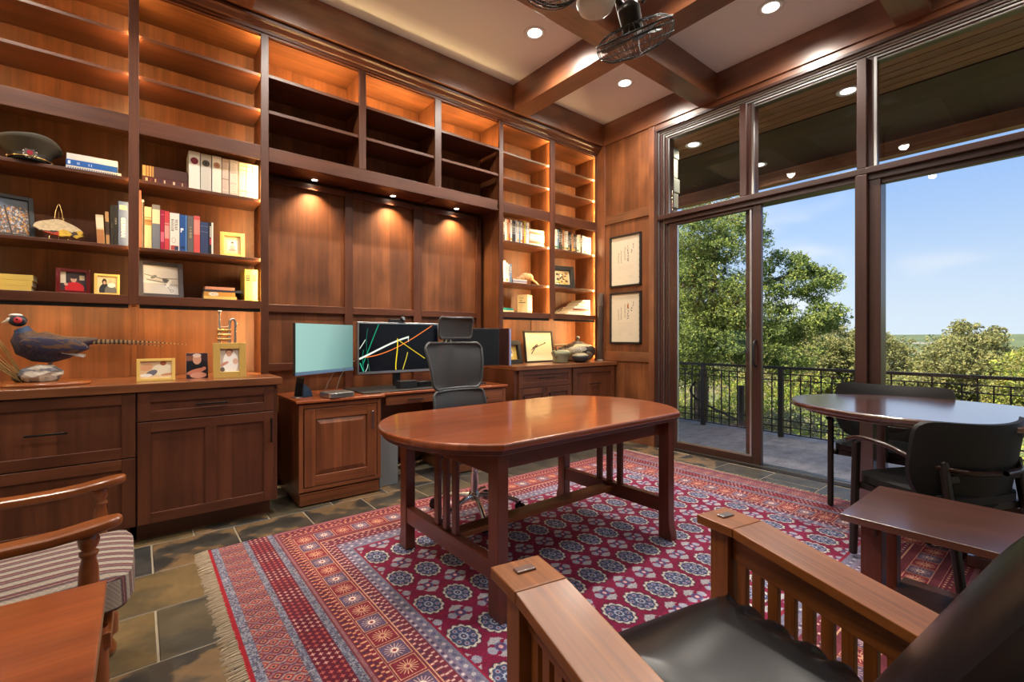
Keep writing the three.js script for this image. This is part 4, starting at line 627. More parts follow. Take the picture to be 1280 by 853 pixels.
{
  const black = phys({ color: lin(.005, .005, .006), roughness: .55 }), ebony = plain(.016, .011, .009, .35), arm = phys({ map: M.walnut.map, color: 0x8a7a70, roughness: .3, clearcoat: .4 });
  function chair(label, pos, turn, by) {   // local front is -z
    const t = thing('leather_chair', label, 'chair', pos, turn, 'leather chairs at the oval table');
    const bent = (w, h, r, th) => { const g = new RoundedBoxGeometry(w, h, th, 6, th * .45), p = g.attributes.position; for (let i = 0; i < p.count; i++) { const u = p.getX(i) / (w / 2), v = p.getY(i) / (h / 2); const k = 1 - .16 * Math.pow(Math.max(0, -v), 2); p.setX(i, p.getX(i) * k); p.setZ(i, p.getZ(i) - r * u * u); } g.computeVertexNormals(); return g; };
    const src = new THREE.BoxGeometry(.57, .36, .035, 36, 16, 2), p = src.attributes.position; for (let i = 0; i < p.count; i++) { let u = p.getX(i) / .285, v = p.getY(i) / .18; const e = Math.pow(Math.abs(u) ** 9 + Math.abs(v) ** 9, 1 / 9); if (e > 1) { u /= e; v /= e; } const low = Math.max(0, -v); u *= 1 - .22 * low * low; p.setXYZ(i, u * .335, v * .205, p.getZ(i) * (1 - .5 * Math.max(Math.abs(u), Math.abs(v)) ** 6) - .12 * u * u); } src.computeVertexNormals();
    obj('backrest', keep(src.rotateX(.16).translate(0, by, .245)), black, t);
    const sg = new THREE.BoxGeometry(.52, .06, .48, 24, 4, 22), q = sg.attributes.position; for (let i = 0; i < q.count; i++) { let u = q.getX(i) / .26, w = q.getZ(i) / .24; const e = Math.pow(Math.abs(u) ** 4 + Math.abs(w) ** 4, .25), k = e > 1 ? 1 / e : 1; q.setXYZ(i, u * k * .26, q.getY(i) * (1 - .4 * Math.max(Math.abs(u), Math.abs(w)) ** 4), w * k * .24); } sg.computeVertexNormals();
    obj('seat', keep(sg.translate(0, .435, 0)), black, t); obj('seat_rail', [bx(-.24, .24, .375, .41, -.20, -.16, 'x', .006), bx(-.24, .24, .375, .41, .18, .22, 'x', .006), bx(-.25, -.21, .375, .41, -.2, .2, 'z', .006), bx(.21, .25, .375, .41, -.2, .2, 'z', .006)], ebony, t);
    for (const s of [-1, 1]) {
      obj('leg', bar(V(s * .262, .012, -.21), V(s * .268, .635, -.185), .036, .034, 'y', .012), ebony, t); obj('leg', bar(V(s * .235, .012, .285), V(s * .225, .62, .20), .036, .034, 'y', .012), ebony, t);
      obj('arm', tube([[s * .272, .63, -.235], [s * .285, .655, -.16], [s * .288, .645, .0], [s * .27, .60, .15], [s * .16, .575, .255], [s * .02, .57, .285]], .012, 40, 10).scale(1, 1, 1), arm, t);
    }
    obj('back_brace', bx(-.22, .22, .52, .555, .205, .225, 'x', .004), ebony, t);
    return t;
  }
  chair('dark leather-backed armchair tucked under the oval table beside the end table', [3.165, .0125, -.50], -.46, .59);
  chair('dark leather-backed armchair on the window side of the oval table', [4.02, .0, -.885], Math.PI / 2, .645);
}

// ================================================================ CEILING FAN
{
  const t = thing('ceiling_fan', 'black twin caged ceiling fan with a frosted globe light between the cages', 'ceiling fan', [1.837, 2.87, -1.595]), d = V(.98, 0, .096).normalize();
  obj('downrod', cyl(.014, .014, .72, 0, .19, 0, 14), M.bronze, t); obj('canopy', lathe([[.075, .925], [.075, .90], [.05, .86], [.02, .845]], 24), M.bronze, t);
  obj('yoke', [lathe([[.02, .20], [.05, .19], [.06, .15], [.045, .12], [.05, .09], [.02, .07]], 24), tube([d.clone().multiplyScalar(-.22).setY(.10), d.clone().multiplyScalar(-.1).setY(.15), V(0, .13, 0), d.clone().multiplyScalar(.1).setY(.15), d.clone().multiplyScalar(.22).setY(.10)], .018, 30, 10)], M.bronze, t);
  obj('globe', lathe([[.0, -.01], [.05, -.004], [.085, .02], [.10, .055], [.095, .08], [.06, .10], [.03, .105]], 30), phys({ color: lin(.75, .72, .62), roughness: .4, transmission: .25, thickness: 0 }), t); obj('globe_collar', cyl(.05, .04, .03, 0, .10, 0), M.bronze, t);
  for (const s of [-1, 1]) {
    const n = V(d.x * s * .50, -.74, s > 0 ? -.11 : .16).normalize(), q = new THREE.Quaternion().setFromUnitVectors(V(0, -1, 0), n), c = V(d.x * s * .288, s > 0 ? -.02 : .15, d.z * s * .288), put = g => g.applyQuaternion(q).translate(c.x, c.y, c.z);
    const R0 = .205, W = [];
    for (const [r, y] of [[R0, 0], [R0, .025], [R0 * .97, -.045], [.15, -.075], [.10, -.088], [.055, -.095], [.15, .055], [.08, .065]]) W.push(keep(new THREE.TorusGeometry(r, r === R0 ? .005 : .0022, 6, 48).rotateX(Math.PI / 2).translate(0, y, 0)));
    for (let k = 0; k < 40; k++) { const a = k / 40 * Math.PI * 2, C = Math.cos(a), S = Math.sin(a); W.push(tube([[C * .03, -.096, S * .03], [C * .10, -.088, S * .10], [C * .16, -.073, S * .16], [C * R0, -.03, S * R0], [C * R0, .015, S * R0], [C * .15, .055, S * .15], [C * .06, .067, S * .06]], .0016, 14, 4)); }
    const f = obj('fan_cage', put(mergeGeometries(W)), M.iron, t);
    obj('motor', put(mergeGeometries([cyl(.055, .06, .11, 0, .03, 0, 24), ball(.055, 0, .14, 0, 1, .6, 1)])), M.bronze, t);
    const B = []; for (let k = 0; k < 3; k++) { const s2 = new THREE.Shape(); s2.moveTo(.03, -.025); s2.quadraticCurveTo(.11, -.09, .185, -.06); s2.quadraticCurveTo(.195, .0, .16, .06); s2.quadraticCurveTo(.09, .06, .03, .025); const g = new THREE.ExtrudeGeometry(s2, { depth: .003, bevelEnabled: false, curveSegments: 8 }); g.rotateX(-Math.PI / 2 + .32).rotateY(k * 2.094); B.push(keep(g)); }
    obj('fan_blades', put(mergeGeometries(B)), plain(.03, .03, .035, .3), t); obj('cage_badge', put(cyl(.03, .03, .008, 0, -.102, 0)), M.alu, t);
    obj('fork', [tube([d.clone().multiplyScalar(s * .15).setY(.13), c.clone().add(V(0, .16, .10)).sub(n.clone().multiplyScalar(.03)), c.clone().add(V(0, .07, .07)).sub(n.clone().multiplyScalar(.07))], .009, 14, 8), tube([d.clone().multiplyScalar(s * .15).setY(.13), c.clone().add(V(0, .16, -.10)).sub(n.clone().multiplyScalar(.03)), c.clone().add(V(0, .07, -.07)).sub(n.clone().multiplyScalar(.07))], .009, 14, 8)], M.bronze, t);
  }
}

// ================================================================ FRAMED SCROLLS ON THE END WALL
for (const [y0, y1, seed, word] of [[1.787, 2.387, 3, 'upper'], [1.125, 1.722, 9, 'lower']]) {
  const x = XW, t = thing('framed_certificate', `${word} of two framed cream certificates with vertical script on the panelled end wall`, 'certificate', [x, y0, -3.37]), w = .44, h = y1 - y0, R = rng(seed);
  const fr = [bx(-.03, 0, 0, h, -w / 2, -w / 2 + .02, 'y', .005), bx(-.03, 0, 0, h, w / 2 - .02, w / 2, 'y', .005), bx(-.03, 0, 0, .02, -w / 2, w / 2, 'z', .005), bx(-.03, 0, h - .02, h, -w / 2, w / 2, 'z', .005)];
  for (let k = 0; k < 9; k++) for (const s of [-1, 1]) { fr.push(bx(-.034, -.004, k * h / 9.2 + .02, k * h / 9.2 + .032, s * (w / 2 - .01) - .013, s * (w / 2 - .01) + .013, 'y', .004)); }   // bamboo knuckles
  obj('frame', fr, M.black, t);
  obj('document', keep(new THREE.PlaneGeometry(w - .03, h - .03).rotateY(-Math.PI / 2).translate(-.012, h / 2, 0)), std({ roughness: .8, map: canvasTex(384, 528, (c, W, H) => {
    c.fillStyle = '#d6cab2'; c.fillRect(0, 0, W, H);
    const glyph = (x, y, s, col) => { c.strokeStyle = col; c.lineWidth = Math.max(1.6, s / 6); for (let k = 0; k < 6; k++) { const a = R() > .5; c.beginPath(); const px = x + R() * s * .8, py = y + R() * s * .8; c.moveTo(px, py); c.lineTo(px + (a ? s * .5 : R() * 6 - 3), py + (a ? R() * 4 - 2 : s * .45)); c.stroke(); } };
    const col = (x, y, n, s, k) => { for (let i = 0; i < n; i++) glyph(x, y + i * s * 1.18, s, k); };
    col(286, 92, 3, 14, '#4d4338'); col(262, 150, 2, 20, '#3a2c22'); if (word === 'lower') { c.fillStyle = '#c9773a'; c.fillRect(214, 120, 22, 40); } col(214, 104, 1, 18, '#8a5a3a'); col(212, 128, 6, 22, '#332a22'); col(178, 118, 8, 15, '#5a5044'); col(128, 146, 10, 12, '#4a4036'); col(92, 168, 8, 13, '#5d5346');
    c.strokeStyle = '#8a7e6c'; c.lineWidth = 1; for (let i = 0; i < (word === 'lower' ? 6 : 3); i++) { c.beginPath(); const y = 318 + i * 18; for (let x = 90; x < 290; x += 4) c.lineTo(x, y + (R() - .5) * 4); c.stroke(); } for (const x of [90, 230]) for (let i = 0; i < 2; i++) { c.beginPath(); for (let q = 0; q < 60; q += 4) c.lineTo(x + q, 430 + i * 16 + (R() - .5) * 6); c.stroke(); }
  }) }), t);
}

// ================================================================ BOOKS
const bookMats = {}; const bm = (c, r = .55) => bookMats[c + r] ??= std({ color: c, roughness: r });
const spines = {};
const pageMat = plain(.66, .58, .44, .9);
function spineTex(w, h, draw) { const k = 1400; return canvasTex(Math.max(16, Math.round(w * k)), Math.round(h * k), draw); }
// upright book: spine to the front (+z), standing at its left edge
function book(x, y, z, w, h, d, color, label, group, { draw, key, lean = 0, name = 'book' } = {}) {
  const t = thing(name, label, 'book', [x + w / 2, y, z], 0, group), m = bm(color), b = Math.min(.003, w * .18);
  obj('cover', [bx(-w / 2, w / 2, 0, h, -.004, 0, 'y', Math.min(.0018, w / 5)), bx(-w / 2, -w / 2 + b, 0, h, -d, -.003, 'y', 0), bx(w / 2 - b, w / 2, 0, h, -d, -.003, 'y', 0)], m, t); obj('pages', bx(-w / 2 + b, w / 2 - b, .003, h - .005, -d + .004, -.004, 'y', 0), pageMat, t);
  if (draw) obj('spine_print', keep(new THREE.PlaneGeometry(w * .96, h * .985).translate(0, h / 2, .0006)), spines[key ?? label] ??= std({ roughness: .55, map: spineTex(w, h, (c, W, H) => { c.fillStyle = color; c.fillRect(0, 0, W, H); draw(c, W, H); }) }), t);
  if (lean) t.rotation.z = lean; return t;
}
// book lying flat, spine to the front
function flat(x, y, z, w, th, d, color, label, group, { draw, turn = 0 } = {}) {
  const t = thing('book', label, 'book', [x + w / 2, y, z - d / 2], turn, group), m = bm(color), b = Math.min(.003, th * .2), f = d / 2;
  obj('cover', [bx(-w / 2, w / 2, 0, th, f - .004, f, 'x', Math.min(.0018, th / 5)), bx(-w / 2, w / 2, 0, b, -f, f - .003, 'x', 0), bx(-w / 2, w / 2, th - b, th, -f, f - .003, 'x', 0)], m, t); obj('pages', bx(-w / 2 + .004, w / 2 - .004, b, th - b, -f + .004, f - .004, 'x', 0), pageMat, t);
  if (draw) obj('spine_print', keep(new THREE.PlaneGeometry(w * .99, th * .95).translate(0, th / 2, f + .0006)), std({ roughness: .55, map: spineTex(w, th, (c, W, H) => { c.fillStyle = color; c.fillRect(0, 0, W, H); draw(c, W, H); }) }), t); return t;
}
const vert = (c, W, H, txt, col, size, at, font = 'serif', bold = 'bold ') => { c.save(); c.translate(W / 2, at * H); c.rotate(Math.PI / 2); c.fillStyle = col; c.font = bold + Math.round(size * W) + 'px ' + font; c.textAlign = 'center'; c.textBaseline = 'middle'; c.fillText(txt, 0, 0); c.restore(); };
const bands = (cols) => (c, W, H) => { for (const [k, a, b] of cols) { c.fillStyle = k; c.fillRect(0, a * H, W, (b - a) * H); } };
const disc = (k, k2) => (c, W, H) => { c.fillStyle = k; c.beginPath(); c.arc(W / 2, H * .24, W * .36, 0, 7); c.fill(); c.strokeStyle = k2; c.lineWidth = W * .04; for (const r of [.28, .17]) { c.beginPath(); c.arc(W / 2, H * .24, W * r, 0, 7); c.stroke(); } };
const zf = -3.866;
{ // large white-bound albums on the upper shelf
  const g = 'tall bound volumes on the shelf under the thick rail', Y = S1, D = .2;
  book(.271, Y, zf, .064, .266, D, '#e6dfd2', 'tall white volume with a dark red disc on its spine', null, { draw: disc('#8d1f2c', '#5a0f18') });
  book(.338, Y, zf, .063, .262, D, '#c3beb4', 'tall pale grey volume with a black disc on its spine', null, { draw: disc('#26221f', '#6a6259') });
  book(.406, Y, zf, .056, .264, D, '#ded6c8', 'tall off-white volume with a brown disc on its spine', null, { draw: disc('#8a4f35', '#c39a80') });
  book(.465, Y, zf, .042, .258, D, '#b9a69c', 'slim taupe volume with faint gilt lines, right of the brown-disc volume', null, { draw: bands([['#a08c80', .05, .09], ['#d8c8b0', .3, .32], ['#8f7d74', .55, .58], ['#d8c8b0', .86, .88]]) });
  book(.510, Y, zf, .057, .260, D, '#aaa19c', 'grey volume with stacked square ornaments down its spine', null, { draw: (c, W, H) => { c.strokeStyle = '#d8cfc2'; c.lineWidth = W * .06; for (const y of [.1, .4, .7]) { c.strokeRect(W * .22, H * y, W * .56, H * .2); c.strokeRect(W * .38, H * (y + .05), W * .24, H * .1); } } });
  for (const [x, w, l] of [[.570, .046, 'next to the grey ornamented one'], [.618, .037, 'between two cream volumes'], [.657, .036, 'against the stile of the bookcase']]) book(x, Y, zf, w, .256, D, '#e4d6b4', 'cream leather volume with gilt bands, ' + l, g, { key: 'gilt', draw: bands([['#b89a5a', .08, .1], ['#b89a5a', .2, .22], ['#c9ad70', .8, .83]]) });
  flat(.022, Y, zf - .005, .245, .040, .17, '#5a2520', 'thick oxblood book with gilt panels, lowest of two lying by the white volumes', null, { draw: (c, W, H) => { for (let i = 0; i < 9; i++) { c.fillStyle = ['#d9b98a', '#8c3a30', '#caa070', '#3a2030', '#e0c8a0', '#4a2a28', '#d5bb95', '#39303a', '#bba080'][i]; c.fillRect(W * (.06 + i * .1), H * .2, W * (i % 3 ? .03 : .05), H * .6); } } });
  flat(.022, Y + .0402, zf - .008, .243, .072, .165, '#4a2418', 'thick brown leather book with tan label, on top of the oxblood book', null, { draw: bands([]) && ((c, W, H) => { c.fillStyle = '#c99a55'; c.fillRect(0, 0, W * .24, H); c.fillStyle = '#7d4a22'; for (const x of [.07, .13, .19]) c.fillRect(W * x, 0, W * .02, H); }) });
  flat(-.34, Y, zf - .01, .256, .030, .18, '#cfc9bd', 'white paperback with dotted lettering, lowest under the blue book', null, { draw: (c, W, H) => { c.fillStyle = '#3a5a8a'; for (let i = 0; i < 22; i++) c.fillRect(W * (.03 + i * .042), H * .3, W * .022, H * .35); } });
  flat(-.339, Y + .0302, zf - .012, .236, .036, .175, '#1f5fb0', 'bright blue book lying between two white books beside the cap', null, { draw: (c, W, H) => { c.fillStyle = '#dfe8f2'; c.fillRect(W * .03, H * .2, W * .05, H * .6); c.font = 'bold ' + Math.round(H * .5) + 'px serif'; c.fillText('II', W * .2, H * .7); c.fillText('I I', W * .42, H * .7); } });
  flat(-.337, Y + .0664, zf - .014, .236, .038, .17, '#e2ddd4', 'thick white book on top of the bright blue book', null);
}
{ // coloured row with the lettered white spine
  const Y = S2, D = .19;
  book(.004, Y, zf, .013, .375, D, '#c96a50', 'very tall thin salmon book beside the stile', null);
  book(.0185, Y, zf - .005, .013, .32, D, '#4a3524', 'thin dark spiral-bound notebook right of the tall salmon book', null, { draw: (c, W, H) => { c.fillStyle = '#d8cdb8'; for (let i = 0; i < 60; i++) c.fillRect(0, H * i / 60, W * .6, H * .006); c.fillRect(0, 0, W, H * .05); } });
  book(.033, Y, zf, .037, .274, D, '#e3cf9a', 'pale yellow book with an orange label patch', null, { draw: bands([['#c98a4a', .24, .44], ['#e8dcae', .27, .29], ['#8a5a30', .33, .35]]) });
  book(.072, Y, zf, .042, .295, D, '#8d8578', 'cream-topped grey book in a clear jacket', null, { draw: bands([['#e6d9ac', .1, .42], ['#a57c4a', .42, .98], ['#6f7480', .43, .98]]) });
  book(.1165, Y, zf, .020, .266, D, '#a8183f', 'slim crimson book beside the coral one', null, { draw: bands([['#d86a80', .1, .12], ['#d86a80', .55, .8]]) });
  book(.138, Y, zf, .026, .263, D, '#cc4148', 'coral red book left of the white lettered spine', null, { draw: bands([['#e39a92', .3, .33], ['#e39a92', .36, .7]]) });
  book(.166, Y, zf, .053, .257, D, '#e9e2d6', 'white book lettered TEXAS RANGER in black down its spine', null, { draw: (c, W, H) => { c.save(); c.translate(W * .68, H * .30); c.rotate(Math.PI / 2); c.fillStyle = '#1c1a1a'; c.textAlign = 'center'; c.textBaseline = 'middle'; c.font = 'bold ' + Math.round(W * .42) + 'px serif'; c.fillText('TEXAS', 0, 0); c.font = 'bold ' + Math.round(W * .36) + 'px serif'; c.fillText('RANGER', H * .02, W * .42); c.restore(); c.strokeStyle = '#8a5a40'; c.lineWidth = 2; c.beginPath(); c.ellipse(W * .4, H * .72, W * .2, H * .07, 0, 0, 7); c.stroke(); c.fillStyle = '#b5483a'; c.fillRect(W * .1, H * .86, W * .8, H * .12); c.fillStyle = '#31405e'; c.fillRect(W * .5, H * .88, W * .4, H * .1); } });
  book(.2205, Y, zf, .041, .252, D, '#1d4f93', 'blue book with a white flag mark on the spine', null, { draw: (c, W, H) => { c.fillStyle = '#e9eef2'; c.fillRect(W * .1, H * .36, W * .4, H * .06); c.fillRect(W * .1, H * .36, W * .15, H * .12); c.fillStyle = '#12315f'; c.fillRect(W * .1, H * .85, W * .6, H * .08); c.fillStyle = '#6f9cd0'; c.fillRect(W * .82, 0, W * .12, H); } });
  book(.2635, Y, zf, .034, .252, D, '#66605f', 'grey-brown book with small yellow lettering', null, { draw: (c, W, H) => vert(c, W, H, 'I ··I··II·III', '#cdb877', .5, .45) });
  book(.299, Y, zf, .036, .258, D, '#d05350', 'second coral book, left of the navy one', null, { draw: bands([['#e08a80', .1, .5]]) });
  book(.337, Y, zf, .047, .222, D, '#2e3c63', 'thick navy blue cloth book near the gold portrait frame', null, { draw: bands([['#8a86a0', .12, .13], ['#8a86a0', .3, .31]]) });
  book(.386, Y, zf, .027, .226, D, '#1d1c20', 'black paperback with white and pink spine lettering', null, { draw: (c, W, H) => { c.fillStyle = '#e6e0d8'; c.fillRect(W * .6, 0, W * .4, H); c.fillStyle = '#c83a58'; c.fillRect(W * .2, H * .5, W * .4, H * .2); c.fillStyle = '#e6e0d8'; for (let i = 0; i < 8; i++) c.fillRect(W * .2, H * (.12 + i * .045), W * .3, H * .03); } });
  // by the stile on the other side
  book(-.197, Y, zf, .036, .183, D, '#d9c9a4', 'short cream and brown book at the row end by the agate slab', null, { draw: bands([['#b57a4a', .5, 1], ['#e9dcc0', .08, .44]]), lean: .05 });
  book(-.155, Y, zf, .017, .208, D, '#b0885a', 'thin tan book leaning between cream and black books', null, { draw: bands([['#3a2a20', .3, .7]]), lean: .03 });
  book(-.137, Y, zf, .017, .252, D, '#24211f', 'first of two black lettered books, thinner, by the tan book', null, { draw: (c, W, H) => vert(c, W, H, 'I II I III', '#8a7a60', .55, .5) });
  book(-.1195, Y, zf, .020, .258, D, '#1a1a1c', 'second of two black lettered books, against the grey-blue dictionary', null, { draw: (c, W, H) => vert(c, W, H, 'II IIII III', '#b9b0a0', .5, .4) });
  book(-.098, Y, zf, .050, .286, D, '#5b6a8c', 'thick grey-blue book with GERMAN in large pale letters', null, { draw: (c, W, H) => { c.fillStyle = '#d8c890'; c.fillRect(W * .12, H * .08, W * .76, H * .1); vert(c, W, H, 'GERMAN', '#e9e4d2', .62, .58, 'sans-serif'); } });
}
{ // lowest shelf, left
  const Y = S3;
  for (let i = 0; i < 3; i++) flat(-.70 + i * .004, Y + i * .0322, zf - .005, .215, .032, .18, '#d9b95a', ['lowest', 'middle', 'topmost'][i] + ' yellow-jacketed book in the flat stack by the red photo frame', null, {});
  flat(.357, Y, zf - .004, .20, .024, .17, '#d8b765', 'yellow book lowest in the mixed flat stack', null); flat(.358, Y + .0242, zf - .006, .19, .03, .17, '#c08a3a', 'ochre book in the mixed stack with a white oval on its spine', null, { draw: (c, W, H) => { c.fillStyle = '#d9d2c4'; c.beginPath(); c.ellipse(W * .3, H * .5, W * .16, H * .48, 0, 0, 7); c.fill(); c.strokeStyle = '#7a7268'; c.lineWidth = 3; c.beginPath(); c.ellipse(W * .32, H * .5, W * .06, H * .25, 0, 0, 7); c.stroke(); } }); flat(.362, Y + .0544, zf - .008, .232, .016, .17, '#2a2c3c', 'thin dark navy book in the mixed flat stack', null); flat(.365, Y + .0706, zf - .01, .18, .02, .165, '#cf8a6a', 'salmon paperback on top of the mixed flat stack', null);
  for (const [x, l] of [[.607, 'first'], [.6495, 'second']]) book(x, Y, zf, .041, .232, .19, '#e3c558', l + ' of two matching yellow volumes with black labels, beside the mixed stack' + (l === 'second' ? ', against the stile' : ''), null, { key: 'yellow volume', draw: (c, W, H) => { c.fillStyle = '#2a2320'; c.fillRect(W * .14, H * .17, W * .72, H * .2); c.fillStyle = '#e3c558'; for (let i = 0; i < 3; i++) c.fillRect(W * .2, H * (.2 + i * .055), W * .6, H * .012); } });
}
{ // upright rows in the corner bookcase
  const R = rng(66), names = { '#e9e3d6': 'white', '#d8cbb0': 'cream', '#2c2b2e': 'black', '#b9b9c4': 'pale grey', '#8a4a3a': 'rust', '#5f7fa0': 'blue', '#c8b83a': 'yellow', '#c98a5a': 'tan', '#4a3a34': 'dark brown', '#f1ece2': 'bright white' };
  const dr = (col) => (c, W, H) => { const dark = ['#2c2b2e', '#8a4a3a', '#4a3a34', '#5f7fa0'].includes(col); c.fillStyle = dark ? '#d8cfbf' : '#4a423c'; const n = 4 + Math.floor(R() * 5); for (let i = 0; i < n; i++) c.fillRect(W * .25, H * (.15 + i * .085), W * .5, H * .055 * (.5 + R() * .6)); if (R() > .5) { c.fillStyle = ['#a8442f', '#2f4f7f', '#caa23a', '#3a6a4a'][Math.floor(R() * 4)]; c.fillRect(0, H * .82, W, H * .1); } };
  const row = (x, x1, y, cols, hs, where, group) => { let i = 0; const w0 = (x1 - x) / cols.length; for (const c of cols) { const w = w0 * .94; book(x, y, zf, w, hs[0] + (hs[1] - hs[0]) * i / cols.length + (R() - .5) * .022, .17, c, `${names[c]} upright book in the row ${where}`, group + ', ' + names[c], { draw: dr(c), key: c + (i % 3 === 0) }); x += w0; i++; } };
  row(2.945, 3.352, S1, ['#d8cbb0', '#e9e3d6', '#4a3a34', '#b9b9c4', '#c98a5a', '#8a4a3a', '#e9e3d6', '#2c2b2e', '#2c2b2e', '#b9b9c4', '#d8cbb0', '#5f7fa0', '#e9e3d6', '#8a4a3a', '#c8b83a', '#b9b9c4', '#f1ece2'], [.235, .245], 'beside a flat stack in the corner bookcase', 'books beside the flat stack');
  ['#e9e3d6', '#c98a5a', '#d8cbb0', '#e9e3d6', '#b9b9c4', '#c98a5a', '#f1ece2'].forEach((c, i) => flat(3.362 + R() * .01, S1 + i * .0262, zf - R() * .01, .215, .026, .16, c, ['lowest', 'second', 'third', 'fourth', 'fifth', 'sixth', 'topmost'][i] + ' flat book of the stack ending the upright row in the corner bookcase', null));
  row(3.688, 4.36, S1, ['#c98a5a', '#2c2b2e', '#e9e3d6', '#5f7fa0', '#2c2b2e', '#4a3a34', '#c98a5a', '#d8cbb0', '#e9e3d6', '#2c2b2e', '#2c2b2e', '#c98a5a', '#2c2b2e', '#4a3a34', '#e9e3d6', '#d8cbb0', '#2c2b2e', '#f1ece2', '#e9e3d6', '#f1ece2', '#f1ece2', '#d8cbb0'], [.24, .215], 'nearest the window wall', 'books nearest the window wall');
  row(2.948, 3.11, S2, ['#f1ece2', '#e9e3d6', '#f1ece2', '#e9e3d6', '#b9b9c4', '#5f7fa0'], [.235, .19], 'beside the tan carving', 'books beside the tan carving');
  for (let i = 0; i < 3; i++) flat(3.13, S2 + i * .0162, zf - .01, .20, .016, .16, ['#c9bdb4', '#8a86a4', '#d9d0c4'][i], ['lowest', 'middle', 'upper'][i] + ' thin pale booklet under the tan carving', null);
  flat(2.948, S3, zf, .19, .02, .17, '#d8c49a', 'tan book under the teal book in the corner bookcase', null); flat(2.95, S3 + .0202, zf - .004, .185, .024, .17, '#1d8079', 'teal green book lying flat in the corner bookcase', null);
  const bxo = thing('slipcased_book', 'large cream boxed book with dark title lines, standing at an angle', 'book', [3.375, S3, zf - .10], .5); obj('case', bx(-.075, .075, 0, .205, -.06, .06, 'y', .002), bm('#e0cfa2'), bxo); obj('title_print', keep(new THREE.PlaneGeometry(.118, .2).rotateY(-Math.PI / 2).translate(-.0757, .1025, 0)), std({ roughness: .7, map: canvasTex(128, 216, (c, W, H) => { c.fillStyle = '#dcc898'; c.fillRect(0, 0, W, H); c.fillStyle = '#4a3f2a'; c.font = 'bold 22px serif'; c.fillText('I Ii II', 22, 44); c.fillText('Iiii', 30, 74); c.fillRect(18, 88, 90, 8); }) }), bxo); obj('band', bx(-.0745, .0745, .03, .175, .0595, .0608, 'y', 0), bm('#efe6c8'), bxo);
  let y = S3; for (let i = 0; i < 9; i++) { const w = .42 - i * .035 - R() * .02, th = .018 + R() * .007, c = ['#e4dcc4', '#f1ece2', '#d9cfae', '#8a4a3a', '#e9e3d6', '#dcd2b0', '#f1ece2', '#b9a98a', '#e9e3d6'][i]; flat(4.355 - w, y, zf + .0 - R() * .012, w, th, .2, c, ['lowest', 'second', 'third', 'fourth', 'fifth', 'sixth', 'seventh', 'eighth', 'topmost'][i] + ' item of the leaning pile of pale magazines near the window wall', null); y += th + .0002; }
}

// ================================================================ THINGS ON THE SHELVES
// frame with a picture, leaning back; origin at bottom middle, facing +z
function photoFrame(name, label, pos, turn, w, h, fw, mat, pic, { mount, lean = .12, thick = .016, backer = true, wide } = {}) {
  const t = thing(name, label, 'picture frame', pos, turn), L = [], F = wide ?? fw;
  const add = (n, g, m, p = t) => { g.rotateX(-lean); return obj(n, g, m, p); };
  add('frame', mergeGeometries([bx(-w / 2, -w / 2 + F, 0, h, -thick, 0, 'y', .002), bx(w / 2 - F, w / 2, 0, h, -thick, 0, 'y', .002), bx(-w / 2 + F, w / 2 - F, 0, F, -thick, -.0004, 'x', .002), bx(-w / 2 + F, w / 2 - F, h - F, h, -thick, -.0004, 'x', .002)]), mat);
  if (mount) add('mount', bx(-w / 2 + F, w / 2 - F, F, h - F, -thick + .003, -thick + .0055, 'y', 0), mount.m);
  const b = F + (mount ? mount.w : 0), pw = w - 2 * b, ph = h - 2 * b, s = Math.round(360 / Math.max(pw, ph));
  add('picture', keep(new THREE.PlaneGeometry(pw, ph).translate(0, h / 2, -thick + .0065)), std({ roughness: .4, map: canvasTex(Math.round(pw * s), Math.round(ph * s), pic) }));
  add('backing', bx(-w / 2 + .004, w / 2 - .004, .004, h - .004, -thick, -thick + .0025, 'y', 0), M.black);
  if (backer) obj('strut', bar(V(0, .004, -thick - .004 - Math.sin(lean) * h * .0 - h * .34), V(0, h * .7, -thick - Math.sin(lean) * h * .7), .03, .003, 'y', 0), M.black, t);
  return t;
}
const blob = (c, k, x, y, rx, ry, a = 0) => { c.fillStyle = k; c.beginPath(); c.ellipse(x, y, rx, ry, a, 0, 7); c.fill(); };
const bg = (c, W, H, a, b) => { const g = c.createLinearGradient(0, 0, W, H); g.addColorStop(0, a); g.addColorStop(1, b); c.fillStyle = g; c.fillRect(0, 0, W, H); };
